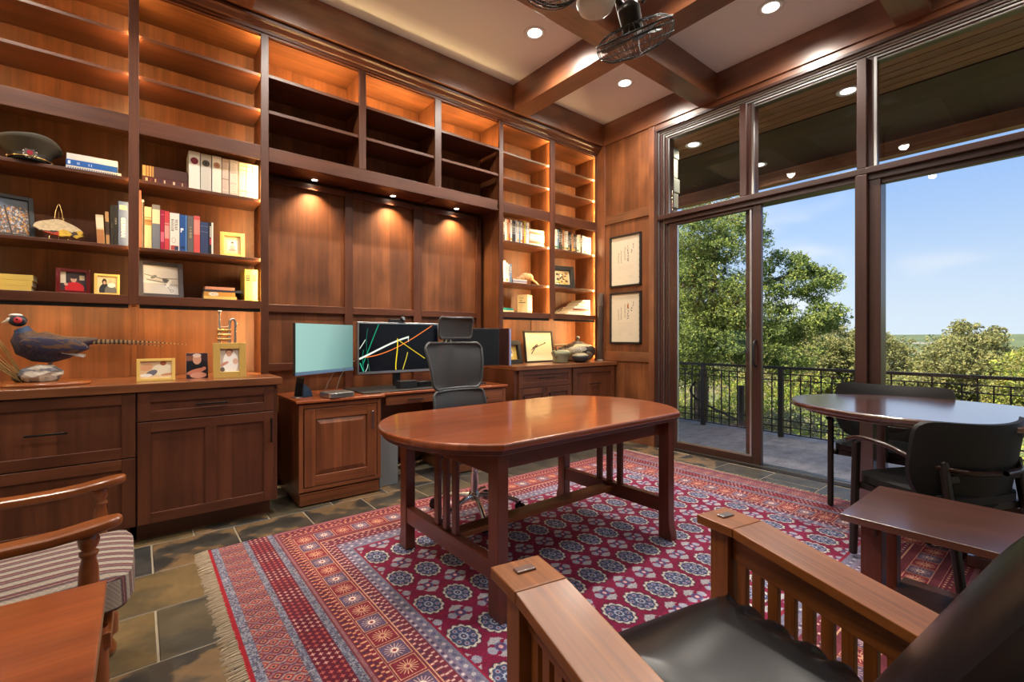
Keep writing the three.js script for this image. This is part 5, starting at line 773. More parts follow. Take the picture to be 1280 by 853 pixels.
{
  photoFrame('picture_frame', 'large black frame with an autumn forest photograph, leaning beside the agate slab', [-.61, S2, -3.89], .35, .29, .26, .022, M.black, (c, W, H) => { bg(c, W, H, '#3f5f8f', '#5a4a3a'); const R = rng(3); for (let i = 0; i < 700; i++) { const y = H * (.2 + R() * .8), x = R() * W; c.fillStyle = ['#b9742a', '#c9923a', '#7a4a22', '#8a8a92', '#5a3a20', '#b5b2b8'][Math.floor(R() * 6)]; c.fillRect(x, y, 4 + R() * 10, 6 + R() * 14); } c.strokeStyle = '#2c1c12'; c.lineWidth = 12; for (const x of [.2, .45, .7]) { c.beginPath(); c.moveTo(x * W, H); c.lineTo((x - .1) * W, H * .2); c.stroke(); } }, { lean: .2, thick: .02 });
  photoFrame('picture_frame', 'small red lacquer frame with a photo of a person in red', [-.305, S3, -3.88], .18, .155, .155, .02, phys({ color: lin(.12, .008, .008), roughness: .2, clearcoat: 1 }), (c, W, H) => { bg(c, W, H, '#3a2a2a', '#2a1a1c'); c.fillStyle = '#d9cbb0'; c.fillRect(0, 0, W * .22, H * .6); c.fillStyle = '#c9b48a'; c.fillRect(W * .75, H * .15, W * .2, H * .25); blob(c, '#c0121c', W * .55, H * .86, W * .38, H * .34); blob(c, '#c99a80', W * .52, H * .38, W * .12, H * .16); blob(c, '#2a1a14', W * .52, H * .27, W * .13, H * .08); blob(c, '#c99a80', W * .22, H * .66, W * .08, H * .07); }, { thick: .02 });
  photoFrame('picture_frame', 'small gold frame with a photo of two people, beside the red frame', [-.152, S3, -3.875], .0, .122, .135, .014, M.gold, (c, W, H) => { bg(c, W, H, '#e9d9a8', '#d9c08a'); blob(c, '#2a2c33', W * .4, H * .85, W * .3, H * .42); blob(c, '#6a6a6a', W * .68, H * .88, W * .3, H * .4); blob(c, '#3a241a', W * .36, H * .32, W * .12, H * .18); blob(c, '#d9a98a', W * .37, H * .38, W * .07, H * .1); blob(c, '#e0b898', W * .66, H * .3, W * .09, H * .12); blob(c, '#f0ece2', W * .72, H * .52, W * .2, H * .14); });
  photoFrame('picture_frame', 'dark wood frame holding a black and white biplane photograph', [.124, S3, -3.885], .12, .245, .245, .026, plain(.06, .05, .055, .4), (c, W, H) => { bg(c, W, H, '#e6e4df', '#d8cfc0'); c.fillStyle = '#b9b6b0'; c.fillRect(0, H * .62, W, H * .38); c.strokeStyle = '#6a6864'; c.lineWidth = 8; c.beginPath(); c.moveTo(W * .05, H * .32); c.lineTo(W * .5, H * .44); c.lineTo(W * .98, H * .42); c.stroke(); c.lineWidth = 16; c.strokeStyle = '#8f8c88'; c.beginPath(); c.moveTo(W * .1, H * .5); c.lineTo(W * .62, H * .58); c.stroke(); blob(c, '#5f5d5a', W * .66, H * .52, W * .13, H * .07, .5); blob(c, '#f2f0ea', W * .72, H * .6, W * .05, H * .16, .5); c.lineWidth = 4; c.strokeStyle = '#4a4846'; c.beginPath(); c.moveTo(W * .6, H * .62); c.lineTo(W * .76, H * .84); c.stroke(); c.beginPath(); c.arc(W * .8, H * .86, W * .045, 0, 7); c.stroke(); blob(c, '#8a8884', W * .3, H * .4, W * .1, H * .05, -.6); }, { lean: .16, thick: .02 });
  photoFrame('picture_frame', 'gilded frame with an old portrait of a seated child', [.535, S2, -3.90], -.1, .155, .185, .026, M.gold, (c, W, H) => { bg(c, W, H, '#e3d2ac', '#d3ba8a'); c.fillStyle = '#efe6cf'; c.fillRect(W * .2, H * .22, W * .6, H * .62); blob(c, '#5a5048', W * .5, H * .36, W * .09, H * .08); blob(c, '#d9c8ac', W * .5, H * .42, W * .06, H * .06); blob(c, '#a8a096', W * .5, H * .6, W * .16, H * .12); blob(c, '#8f887e', W * .5, H * .76, W * .25, H * .07); }, { thick: .022 });
  const CT = .931;
  photoFrame('picture_frame', 'low wide gold frame with a photo of a reclining couple on the counter', [.088, CT, -3.60], .0, .19, .138, .017, M.gold, (c, W, H) => { bg(c, W, H, '#d9b48a', '#e6d0a8'); blob(c, '#d9a078', W * .2, H * .35, W * .2, H * .2, -.4); blob(c, '#e9dcc0', W * .7, H * .5, W * .32, H * .35); blob(c, '#6a6a74', W * .35, H * .7, W * .2, H * .16, -.5); blob(c, '#a8603f', W * .72, H * .12, W * .1, H * .14); blob(c, '#efe8dc', W * .18, H * .82, W * .2, H * .1); blob(c, '#c98f66', W * .84, H * .8, W * .2, H * .07, -.1); }, { lean: .1 });
  const ph = thing('photo_print', 'unframed photo print of a man holding a baby, propped on the counter', 'photograph', [.302, CT, -3.655], .05); obj('card', bx(-.06, .06, 0, .166, -.004, 0, 'y', .001).rotateX(-.1), M.paper, ph); obj('picture', keep(new THREE.PlaneGeometry(.119, .165).translate(0, .083, .0006).rotateX(-.1)), std({ roughness: .3, map: canvasTex(240, 330, (c, W, H) => { bg(c, W, H, '#4a3440', '#2a1c20'); c.fillStyle = '#8a5a48'; c.fillRect(0, H * .1, W * .3, H * .2); blob(c, '#1c1e24', W * .5, H * .55, W * .55, H * .28); blob(c, '#d09a80', W * .5, H * .25, W * .2, H * .2); blob(c, '#e0c8b8', W * .5, H * .1, W * .2, H * .08); blob(c, '#c97f66', W * .45, H * .72, W * .45, H * .09, -.3); blob(c, '#d99a84', W * .55, H * .88, W * .38, H * .12); blob(c, '#c98068', W * .82, H * .62, W * .1, H * .07); }) }), ph); obj('easel_strut', bar(V(0, .002, -.06), V(0, .12, -.02), .02, .003, 'y', 0), M.black, ph);
  photoFrame('picture_frame', 'square gold frame with a wide mount and a photo of a mother with a baby', [.478, CT, -3.585], .0, .19, .232, .04, phys({ color: lin(.72, .47, .13), roughness: .35, metalness: .4 }), (c, W, H) => { bg(c, W, H, '#b9a99a', '#d9cfc4'); blob(c, '#f1ece6', W * .55, H * .6, W * .4, H * .5); blob(c, '#8a5a40', W * .48, H * .12, W * .2, H * .12); blob(c, '#d9a488', W * .47, H * .2, W * .15, H * .14); blob(c, '#e3b8a0', W * .8, H * .55, W * .14, H * .13); blob(c, '#c98f78', W * .22, H * .65, W * .25, H * .06, -.5); blob(c, '#6a5a52', W * .12, H * .9, W * .12, H * .1); }, { lean: .08, thick: .02 });
}
{ // peaked officer's cap
  const t = thing('peaked_cap', 'olive peaked officer cap with black band, gold strap and round badge', 'cap', [-.50, S1, -3.95], .12);
  const gcr = (rx, rz, y, tilt) => [rx, rz, y, tilt];
  obj('crown', (() => { const P = [], R = [[.092, .11, .055], [.10, .12, .075], [.135, .16, .10], [.142, .168, .118], [.135, .16, .130], [.10, .12, .142], [.05, .06, .148], [.001, .001, .149]], n = 40, v = [], idx = []; R.forEach(([a, b, y]) => { for (let i = 0; i <= n; i++) { const th = i / n * Math.PI * 2; const front = Math.max(0, Math.cos(th)); v.push(Math.sin(th) * a, y + (y > .08 ? front * .028 : 0) + (y > .1 ? .006 * Math.sin(th * 3) : 0), Math.cos(th) * b * .92); } }); for (let r = 0; r < R.length - 1; r++) for (let i = 0; i < n; i++) { const a = r * (n + 1) + i, b = a + n + 1; idx.push(a, a + 1, b, b, a + 1, b + 1); } const g = new THREE.BufferGeometry(); g.setAttribute('position', new THREE.Float32BufferAttribute(v, 3)); g.setAttribute('uv', new THREE.Float32BufferAttribute(v.filter((_, i) => i % 3 < 2).map(q => q * 8), 2)); g.setIndex(idx); g.computeVertexNormals(); return keep(g); })(), plain(.070, .062, .046, .85, { side: THREE.DoubleSide }), t);
  obj('band', lathe([[.088, .0], [.092, .005], [.094, .03], [.092, .058], [.088, .058]], 40).scale(1, 1, 1.1), plain(.014, .013, .012, .6), t);
  obj('visor', (() => { const n = 24, v = [], idx = []; for (let i = 0; i <= n; i++) { const th = -1.25 + 2.5 * i / n, c = Math.cos(th), s = Math.sin(th), e = .055 * Math.cos(th / 1.25 * Math.PI / 2); for (const k of [0, 1]) { const rr = k ? 1 : 0; v.push(s * (.093 + rr * e * .7), .020 - rr * .016 * (e / .055) , c * .103 + rr * e * 1.0); } } for (let i = 0; i < n; i++) { const a = i * 2; idx.push(a, a + 1, a + 2, a + 2, a + 1, a + 3); } const g = new THREE.BufferGeometry(); g.setAttribute('position', new THREE.Float32BufferAttribute(v, 3)); g.setAttribute('uv', new THREE.Float32BufferAttribute(v.filter((_, i) => i % 3 < 2), 2)); g.setIndex(idx); g.computeVertexNormals(); return keep(g); })(), phys({ color: lin(.01, .01, .01), roughness: .15, clearcoat: 1, side: THREE.DoubleSide }), t);
  const sp = []; for (let i = 0; i <= 16; i++) { const th = -1.2 + 2.4 * i / 16; sp.push(V(Math.sin(th) * .097, .030 + .004 * Math.cos(th), Math.cos(th) * .107)); } obj('chin_strap', tube(sp, .0055, 40, 6), M.brass, t); for (const s of [-1, 1]) obj('strap_button', ball(.008, s * .09, .03, .045), M.brass, t);
  const bd = obj('badge', [keep(new THREE.CylinderGeometry(.024, .026, .006, 28).rotateX(Math.PI / 2).translate(0, .052, .106)), ...Array.from({ length: 10 }, (_, i) => ball(.006, Math.sin(i * .628) * .026, .052 + Math.cos(i * .628) * .026, .106, 1, 1, .5, 8, 6))], M.silver, t); obj('badge_centre', keep(new THREE.CylinderGeometry(.013, .013, .003, 20).rotateX(Math.PI / 2).translate(0, .054, .1105)), plain(.35, .03, .05, .3), bd);
}
{ // agate slab on a wire easel
  const t = thing('agate_slab', 'polished red and yellow agate slab on a wire easel', 'ornament', [-.372, S2, -3.90], .1);
  const out = [[-.108, .052], [-.10, .075], [-.075, .092], [-.05, .10], [-.02, .112], [.01, .112], [.04, .098], [.07, .082], [.095, .062], [.108, .042], [.10, .030], [.108, .020], [.09, .012], [.078, .0], [.06, .012], [.03, .010], [.01, .004], [-.02, .012], [-.05, .02], [-.075, .028], [-.09, .042]].map(([a, b]) => [a, b + .025]), s = new THREE.Shape(); s.moveTo(...out[0]); s.splineThru([...out.slice(1), out[0]].map(p => new THREE.Vector2(...p)));
  const g = new THREE.ExtrudeGeometry(s, { depth: .008, bevelEnabled: true, bevelSize: .002, bevelThickness: .002, bevelSegments: 1, curveSegments: 2 }), p = g.attributes.position, uv = g.attributes.uv; for (let i = 0; i < p.count; i++) uv.setXY(i, p.getX(i) / .22 + .5, p.getY(i) / .14); g.rotateX(-.3);
  obj('stone', keep(g), phys({ roughness: .2, clearcoat: .8, map: dataTex(256, 160, (u, v) => { const n = fbm(u, v, 5, 4, 211, 5), a = v + (n - .5) * .5 - .12 * (u - .5); let c = a > .66 ? [.60, .46, .28] : a > .52 ? [.62, .48, .30] : u < .5 ? (a > .44 ? [.05, .04, .04] : [.42, .05, .02]) : (n > .62 ? [.07, .05, .04] : [.62, .38, .05]); return c.map(k => k * (.75 + .5 * fbm(u, v, 20, 16, 215, 3))); }) }), t);
  for (const sx of [-.04, .04]) obj('easel_wire', tube([[sx, .012, .03], [sx, .002, .034], [sx * 1.1, .004, .0], [sx * .6, .1, -.035], [sx * .35, .19, -.055]], .002, 30, 6), M.brass, t); obj('easel_brace', [tube([[-.014, .19, -.055], [0, .236, -.066], [.014, .19, -.055]], .002, 14, 6), tube([[-.03, .15, -.047], [.03, .15, -.047]], .002, 4, 6), tube([[0, .19, -.055], [0, .08, -.085], [0, .002, -.1]], .002, 8, 6)], M.brass, t);
}
{ // trumpet standing on its bell behind the square frame
  const t = thing('trumpet', 'silver and gold trumpet standing on its bell behind the square gold frame', 'trumpet', [.462, .931, -3.72], .15);
  obj('bell', lathe([[.062, 0], [.06, .004], [.04, .022], [.024, .06], [.015, .12], [.011, .18], [.0085, .26]], 28).translate(.03, 0, 0), M.silver, t);
  obj('tubing', [tube([[.03, .25, 0], [.03, .34, 0], [.036, .385, 0], [.052, .395, 0], [.066, .375, 0], [.066, .30, 0], [.066, .20, 0]], .009, 60, 8), tube([[-.03, .10, 0], [-.03, .25, 0], [-.03, .40, 0]], .0075, 12, 8), tube([[-.03, .11, 0], [-.025, .08, 0], [-.01, .07, 0], [.0, .09, 0], [.0, .16, 0]], .0065, 24, 8), tube([[-.03, .34, 0], [.03, .34, 0]], .003, 4, 6)], M.silver, t);
  obj('mouthpiece', lathe([[.0055, .39], [.006, .41], [.005, .425], [.009, .435], [.013, .445], [.0135, .450], [.009, .4495], [.004, .438]], 18).translate(-.03, 0, 0), M.silver, t);
  for (const [y, k] of [[.255, 0], [.285, 1], [.315, 2]]) { const v = obj('valve', keep(new THREE.CylinderGeometry(.011, .011, .075, 16).rotateZ(Math.PI / 2).translate(.0, y, 0)), M.brass, t); obj('valve_cap', keep(new THREE.CylinderGeometry(.0125, .0125, .008, 16).rotateZ(Math.PI / 2).translate(-.04, y, 0)), M.brass, v); }
}
{ // mounted pheasant
  const t = thing('mounted_pheasant', 'taxidermy cock pheasant with a long barred tail on a wooden base with rock', 'taxidermy bird', [-.395, .931, -3.66], .0); t.scale.setScalar(1.06);
  obj('base', lathe([[0, 0], [.168, 0], [.172, .006], [.168, .016], [.155, .022], [0, .022]], 48).scale(1, 1, .8), M.maple, t);
  const rock = new THREE.IcosahedronGeometry(.055, 3), rp = rock.attributes.position; for (let i = 0; i < rp.count; i++) { const x = rp.getX(i), y = rp.getY(i), z = rp.getZ(i), k = .9 + .6 * fbm((x + .1) * 5, (y * 1.7 + z + .2) * 4, 8, 8, 61, 3); rp.setXYZ(i, x * k * 1.25, Math.max(-.035, y * k * .8), z * k); } rock.computeVertexNormals();
  obj('rock', keep(rock.translate(-.02, .058, .02)), std({ roughness: .9, map: dataTex(64, 64, (u, v) => { const n = fbm(u, v, 6, 6, 63, 3); return n > .52 ? [.42, .36, .30] : [.12, .12, .14]; }) }), t);
  // body: ellipse sections along a spine (x to the tail, y up)
  const sp = [[-.098, .300, .026, .030], [-.094, .325, .026, .028], [-.090, .285, .030, .034], [-.085, .255, .048, .055], [-.065, .225, .070, .078], [-.03, .205, .078, .083], [.02, .195, .074, .078], [.07, .200, .060, .062], [.12, .218, .042, .040], [.16, .232, .028, .024], [.20, .240, .014, .011]];
  const body = sp.filter((_, i) => i !== 1), n = 24, v = [], idx = [], uv = []; body.forEach(([x, y, rz, ry], r) => { const nx = body[Math.min(r + 1, body.length - 1)], pv = body[Math.max(0, r - 1)], a = Math.atan2(nx[1] - pv[1], nx[0] - pv[0]); for (let i = 0; i <= n; i++) { const th = i / n * Math.PI * 2, c = Math.cos(th) * ry, s = Math.sin(th) * rz; v.push(x - Math.sin(a) * c, y + Math.cos(a) * c, s); uv.push(i / n, r / (body.length - 1)); } }); for (let r = 0; r < body.length - 1; r++) for (let i = 0; i < n; i++) { const a = r * (n + 1) + i, b = a + n + 1; idx.push(a, a + 1, b, b, a + 1, b + 1); }
  const bgm = new THREE.BufferGeometry(); bgm.setAttribute('position', new THREE.Float32BufferAttribute(v, 3)); bgm.setAttribute('uv', new THREE.Float32BufferAttribute(uv, 2)); bgm.setIndex(idx); bgm.computeVertexNormals();
  obj('body', keep(bgm), std({ roughness: .6, side: THREE.DoubleSide, map: dataTex(256, 256, (u, w) => { const f = fbm(u, w, 34, 22, 71, 3), back = .5 + .5 * Math.cos(u * 6.283), sc = ((w * 26 + Math.sin(u * 60) * .3) % 1) < .25 ? .5 : 1; const br = [.085, .036, .016], bl = [.016, .016, .052], pu = [.05, .035, .09], k = smooth(.35, .75, back * .8 + f * .4); let c = [0, 1, 2].map(i => mix(mix(bl[i], pu[i], smooth(.4, .8, w) * .5), br[i], k) * sc * (.6 + .8 * f)); if (w < .14) c = [.01, .035, .10]; return c; }) }), t);
  const hd = obj('head', [ball(.030, -.108, .338, 0, 1.15, 1, .85)], plain(.012, .022, .04, .4), t); obj('white_collar_crest', [ball(.02, -.116, .366, 0, 1.3, .45, .9), ball(.016, -.135, .343, 0, 1, .8, .8)], plain(.72, .70, .66, .7), hd); for (const s of [-1, 1]) obj('wattle', ball(.0165, -.106, .340, s * .020, 1, 1, .5), plain(.55, .03, .04, .5), hd); obj('beak', lathe([[.011, 0], [.008, .012], [.001, .03]], 12).rotateZ(2.0).translate(-.140, .338, 0), plain(.66, .60, .45, .4), hd); for (const s of [-1, 1]) obj('eye', ball(.004, -.108, .346, s * .027), M.blackGloss, hd);
  for (const s of [-1, 1]) { const w = new THREE.SphereGeometry(1, 20, 12).scale(.13, .042, .012); w.rotateZ(.12 * -1).translate(.035, .212, s * .068); obj('wing', keep(w), std({ roughness: .65, map: dataTex(64, 64, (u, q) => { const f = fbm(u, q, 20, 10, 81, 3); return f > .55 ? [.13, .06, .03] : [.03, .025, .06]; }) }), t); obj('wing_tip', bar(V(.06, .175, s * .07), V(.145, .150, s * .045), .012, .004, 'y', 0), plain(.36, .36, .38, .6), t); }
  const tl = std({ roughness: .7, map: dataTex(64, 256, (u, w) => ((w * 44) % 1) < .45 ? [.05, .03, .018] : [.36, .24, .12]) });
  for (const [dy, dz, L] of [[0, .004, .46], [.006, -.006, .40], [-.008, .0, .34]]) { const g = new THREE.BoxGeometry(L, .014, .026, 40, 1, 1), p = g.attributes.position, q = g.attributes.uv; for (let i = 0; i < p.count; i++) { const k = p.getX(i) / L + .5; p.setXYZ(i, .15 + k * L, .228 + dy + .012 * k - .032 * k * k + p.getY(i) * (1 - .8 * k), dz + p.getZ(i) * (1.2 - 1.1 * k)); q.setXY(i, p.getZ(i) * 10, k * L * 1.2); } g.computeVertexNormals(); obj('tail_feather', keep(g), tl, t); }
  for (const s of [-1, 1]) { obj('leg', [tube([[.03, .15, s * .022], [.012, .115, s * .02], [-.02, .085, s * .018]], .0065, 10, 8), tube([[-.02, .088, s * .018], [-.05, .094, s * .03], [-.06, .088, s * .032]], .004, 8, 6), tube([[-.02, .088, s * .018], [-.05, .094, s * .012], [-.062, .088, s * .01]], .004, 8, 6)], plain(.16, .12, .09, .6), t); }
  const gr = [], R = rng(17); for (let i = 0; i < 26; i++) { const a = -2.6 + R() * 1.9, L = .08 + R() * .13, b = .3 + R() * .5; gr.push(tube([[-.09 + R() * .05, .02, -.01 + R() * .05], [-.09 + Math.sin(a) * b * L, .02 + L * .55, R() * .04], [-.09 + Math.sin(a) * b * L * 2, .02 + L, R() * .05]], .0014, 8, 4)); } for (let i = 0; i < 4; i++) gr.push(tube([[-.08, .02, .0], [-.13 - i * .02, .16 + i * .03, .01], [-.20 - i * .012, .30 + i * .015, .02]], .0016, 10, 4)); const gs = obj('dried_grass', gr, plain(.36, .24, .09, .9), t); gs.userData.kind = 'stuff'; obj('moss_tuft', [ball(.032, -.10, .045, .0, 1, .8, .8), ball(.022, -.085, .07, .0)], plain(.09, .075, .045, 1), t);
}
{ // corner bookcase pieces
  const o = thing('wood_carving', 'tan carved reclining animal on thin booklets in the corner bookcase', 'carving', [3.37, S2 + .0488, zf - .085], 0);
  const C = [[-.10, .015, .022], [-.05, .028, .032], [0, .045, .048], [.05, .045, .045], [.09, .022, .024]]; obj('body', (() => { const g = C.map(([x, y, r]) => ball(r, x, y, 0, 1.25, .95, 1)); return mergeGeometries(g); })(), std({ roughness: .6, map: woodTex(97, [.48, .27, .12], { figure: .4, blotch: .4 }, 64, 64) }), o); obj('tail', tube([[.09, .02, 0], [.13, .0, .01], [.17, -.03, .015], [.185, -.047, .015]], .013, 16, 8), plain(.46, .27, .13, .6), o);
  photoFrame('picture_frame', 'deep dark-sided frame with a bright group photo in the corner bookcase', [3.93, S2, -3.92], -.25, .35, .275, .05, M.black, (c, W, H) => { bg(c, W, H, '#e9e0cc', '#c9a45a'); const R = rng(9); for (let i = 0; i < 60; i++) blob(c, ['#e9e4da', '#b5a03a', '#8a5a3a', '#d9b08a', '#5a4a3a', '#c9b43a'][Math.floor(R() * 6)], R() * W, R() * H, 10 + R() * 24, 8 + R() * 20); }, { lean: .14, thick: .045, mount: { w: .012, m: M.paper } });
  const tw = [], R = rng(23); for (let i = 0; i < 22; i++) { const a = R() * 6.28, b = .3 + R() * .9, L = .05 + R() * .05; tw.push(tube([[0, .01, 0], [Math.cos(a) * L * .5, .01 + b * L * .4, Math.sin(a) * L * .5], [Math.cos(a) * L, .01 + b * L * .7, Math.sin(a) * L]], .0016, 6, 4)); } tag(obj('dried_sea_fan', tw, plain(.45, .36, .22, .9)), 'spiky dried plant beside the leaning magazine pile', 'ornament').position.set(3.80, S3, zf - .06);
  const CT = .915;
  book(2.868, CT, -3.62, .034, .372, .24, '#2a1014', 'tall book with a blue and white patterned spine beside the black monitor', null, { draw: (c, W, H) => { const R = rng(2); c.fillStyle = '#7f93c4'; c.fillRect(W * .3, 0, W * .7, H); c.fillStyle = '#5a1c24'; c.fillRect(0, 0, W * .3, H); for (let i = 0; i < 120; i++) { c.fillStyle = ['#3f5a9a', '#e2e6f2', '#9fb0da'][Math.floor(R() * 3)]; c.fillRect(W * (.35 + R() * .6), R() * H, 4, 5); } } });
  photoFrame('picture_frame', 'black wide-edged frame with a small bright figure photograph and gold foot', [3.10, CT, -3.80], .25, .30, .255, .05, M.black, (c, W, H) => { bg(c, W, H, '#e9d9a0', '#dcae3a'); const R = rng(4); for (let i = 0; i < 40; i++) blob(c, ['#c98a2a', '#f0e6c0', '#7a6a9a', '#e6b43a'][Math.floor(R() * 4)], R() * W, R() * H, 8, 8); blob(c, '#8a84a4', W * .5, H * .5, W * .12, H * .2); blob(c, '#f2ece0', W * .48, H * .66, W * .16, H * .12); }, { lean: .18, thick: .04, mount: { w: .006, m: M.gold } });
  photoFrame('picture_frame', 'black frame with a cream mount around an ink drawing behind the teapots', [3.58, CT, -3.92], .05, .46, .36, .018, M.black, (c, W, H) => { c.fillStyle = '#e6d9b4'; c.fillRect(0, 0, W, H); c.strokeStyle = '#3a2a20'; c.lineWidth = 7; c.beginPath(); c.moveTo(W * .2, H * .62); c.quadraticCurveTo(W * .4, H * .5, W * .75, H * .38); c.stroke(); c.lineWidth = 11; c.beginPath(); c.moveTo(W * .25, H * .56); c.lineTo(W * .45, H * .42); c.moveTo(W * .2, H * .75); c.lineTo(W * .38, H * .5); c.stroke(); blob(c, '#4a382a', W * .42, H * .5, W * .06, H * .03, -.4); blob(c, '#2a1f18', W * .74, H * .37, W * .03, H * .025); }, { lean: .12, thick: .02 });
  const tp = thing('teapot', 'grey-green celadon teapot with a bamboo handle on the corner counter', 'teapot', [3.675, CT, -3.70], .2); obj('pot', lathe([[0, 0], [.075, 0], [.082, .01], [.088, .06], [.10, .085], [.108, .105], [.10, .128], [.07, .142], [.04, .146], [0, .147]], 32), phys({ color: lin(.19, .20, .13), roughness: .35, clearcoat: .4 }), tp); obj('lid_knob', ball(.013, 0, .155, 0), plain(.08, .08, .06, .4), tp); obj('spout', tube([[-.09, .07, 0], [-.13, .09, 0], [-.15, .125, 0]], .014, 14, 10), plain(.19, .20, .13, .35), tp); obj('handle_lug', [tube([[-.085, .12, 0], [-.09, .16, 0], [-.085, .195, 0]], .006, 8, 6), tube([[.085, .12, 0], [.09, .16, 0], [.085, .195, 0]], .006, 8, 6)], M.iron, tp); obj('handle', keep(new THREE.CylinderGeometry(.011, .011, .25, 12).rotateZ(Math.PI / 2).translate(0, .198, 0)), plain(.42, .26, .10, .5), tp);
  const kt = thing('painted_kettle', 'large dark round kettle painted with pale flowers in the bookcase corner', 'kettle', [4.09, CT, -3.83], -.3); obj('body', lathe([[0, 0], [.11, 0], [.15, .02], [.20, .08], [.21, .12], [.195, .165], [.14, .20], [.07, .215], [0, .218]], 40), phys({ roughness: .4, clearcoat: .3, map: canvasTex(512, 256, (c, W, H) => { c.fillStyle = '#1d1a18'; c.fillRect(0, 0, W, H); const R = rng(6); for (let i = 0; i < 16; i++) { const x = R() * W, y = H * (.2 + R() * .5), r = 22 + R() * 16; blob(c, '#8a8272', x, y, r, r * 1.1); c.strokeStyle = '#3a332c'; c.lineWidth = 3; for (const k of [.75, .5, .25]) { c.beginPath(); c.ellipse(x, y, r * k, r * k * 1.1, 0, 0, 7); c.stroke(); } } }) }), kt); obj('lid', lathe([[.07, .213], [.072, .222], [.04, .235], [.012, .24], [.01, .262], [.022, .28], [.018, .295], [0, .297]], 24), plain(.05, .045, .04, .35), kt); obj('spout', tube([[-.18, .10, 0], [-.22, .12, .0], [-.235, .165, 0]], .018, 14, 10), plain(.04, .037, .034, .4), kt);
  const bw = thing('dark_bowl', 'small dark rounded pot with a pale shoulder before the painted kettle', 'pot', [3.885, CT, -3.60]); obj('body', lathe([[0, 0], [.05, 0], [.085, .025], [.098, .055], [.088, .085], [.05, .102], [0, .105]], 30), std({ roughness: .4, map: dataTex(32, 64, (u, v) => v > .62 ? [.22, .20, .14] : [.02, .02, .025]) }), bw);
  const rs = thing('rain_stick', 'tall dark wooden tube with a pale tip leaning in the corner by the certificates', 'rain stick', [4.335, CT, -3.70], 0); obj('tube', cyl(.036, .034, .66, 0, 0, 0, 20), plain(.045, .028, .022, .4), rs); obj('pale_sleeve', lathe([[.0345, .66], [.036, .67], [.036, .80], [.03, .812], [0, .812]], 20), plain(.10, .065, .05, .5), rs); obj('foot_ring', cyl(.0375, .0375, .02, 0, .0, 0, 20), plain(.3, .25, .2, .4), rs); rs.rotation.z = -.015;
}

// ================================================================ LANDSCAPE
{
  // falling ground and far ridge
  const g = new THREE.PlaneGeometry(1, 1, 90, 70), p = g.attributes.position; for (let i = 0; i < p.count; i++) { const a = p.getX(i) + .5, b = p.getY(i), d = 1500 * a * a * a, x = 6.9 + d, z = -2 + b * (40 + d * 4), f = 1 - Math.exp(-d / 260); p.setXYZ(i, x, -2.8 - d * .05 * Math.exp(-d / 90) - 68 * f + (fbm(x / 300 + 9, z / 300 + 9, 40, 40, 501, 3) - .5) * Math.min(8, 1 + d * .05), z); } { const ix = g.index.array; for (let i = 0; i < ix.length; i += 3) { const t = ix[i]; ix[i] = ix[i + 1]; ix[i + 1] = t; } } g.computeVertexNormals();
  struct('hillside', keep(g), std({ roughness: 1, side: THREE.DoubleSide, map: dataTex(256, 256, (u, v) => { const n = fbm(u, v, 30, 30, 511, 4); return n > .5 ? [.12, .15, .04] : [.20, .17, .09]; }) }));
  const r = new THREE.PlaneGeometry(9000, 1800, 160, 30).rotateX(-Math.PI / 2), q = r.attributes.position; for (let i = 0; i < q.count; i++) { const a = q.getX(i), b = q.getZ(i) + 900; const h = smooth(200, 1750, b) * (74 + 16 * fbm(a / 9000 + .5, b / 3600, 14, 6, 521, 4)) ; q.setXYZ(i, 1150 + b, -70 + h, a); } r.computeVertexNormals();
  const rt = dataTex(256, 128, (u, v) => { const n = fbm(u, v, 60, 20, 531, 4), m = fbm(u, v, 24, 10, 541, 3); return m > .62 && n > .52 ? [.24, .23, .19] : [.07 + .05 * n, .10 + .06 * n, .045 + .03 * n]; });
  struct('far_ridge', keep(r), std({ roughness: 1, map: rt, side: THREE.DoubleSide }));
}
const leafGeo = (() => { const P = [], R = rng(41); for (let k = 0; k < 7; k++) { const c = V((R() - .5) * 1.5, (R() - .5) * 1.3, (R() - .5) * 1.5), a = V(R() - .5, R() - .5, R() - .5).normalize(), b = V(R() - .5, R() - .5, R() - .5).cross(a).normalize().multiplyScalar(.22), L = a.clone().multiplyScalar(.5), A = c.clone().sub(L), B = c.clone().add(b), C = c.clone().add(L), D = c.clone().sub(b); for (const q of [A, B, C, A, C, D]) P.push(q.x, q.y, q.z); } const g = new THREE.BufferGeometry(); g.setAttribute('position', new THREE.Float32BufferAttribute(P, 3)); g.computeVertexNormals(); g.setAttribute('uv', new THREE.Float32BufferAttribute(new Float32Array(P.length / 3 * 2), 2)); return g; })();
const leafMat = phys({ color: 0xffffff, roughness: .9, transmission: .35, thickness: 0, side: THREE.DoubleSide });
const bark = plain(.12, .095, .075, .95);
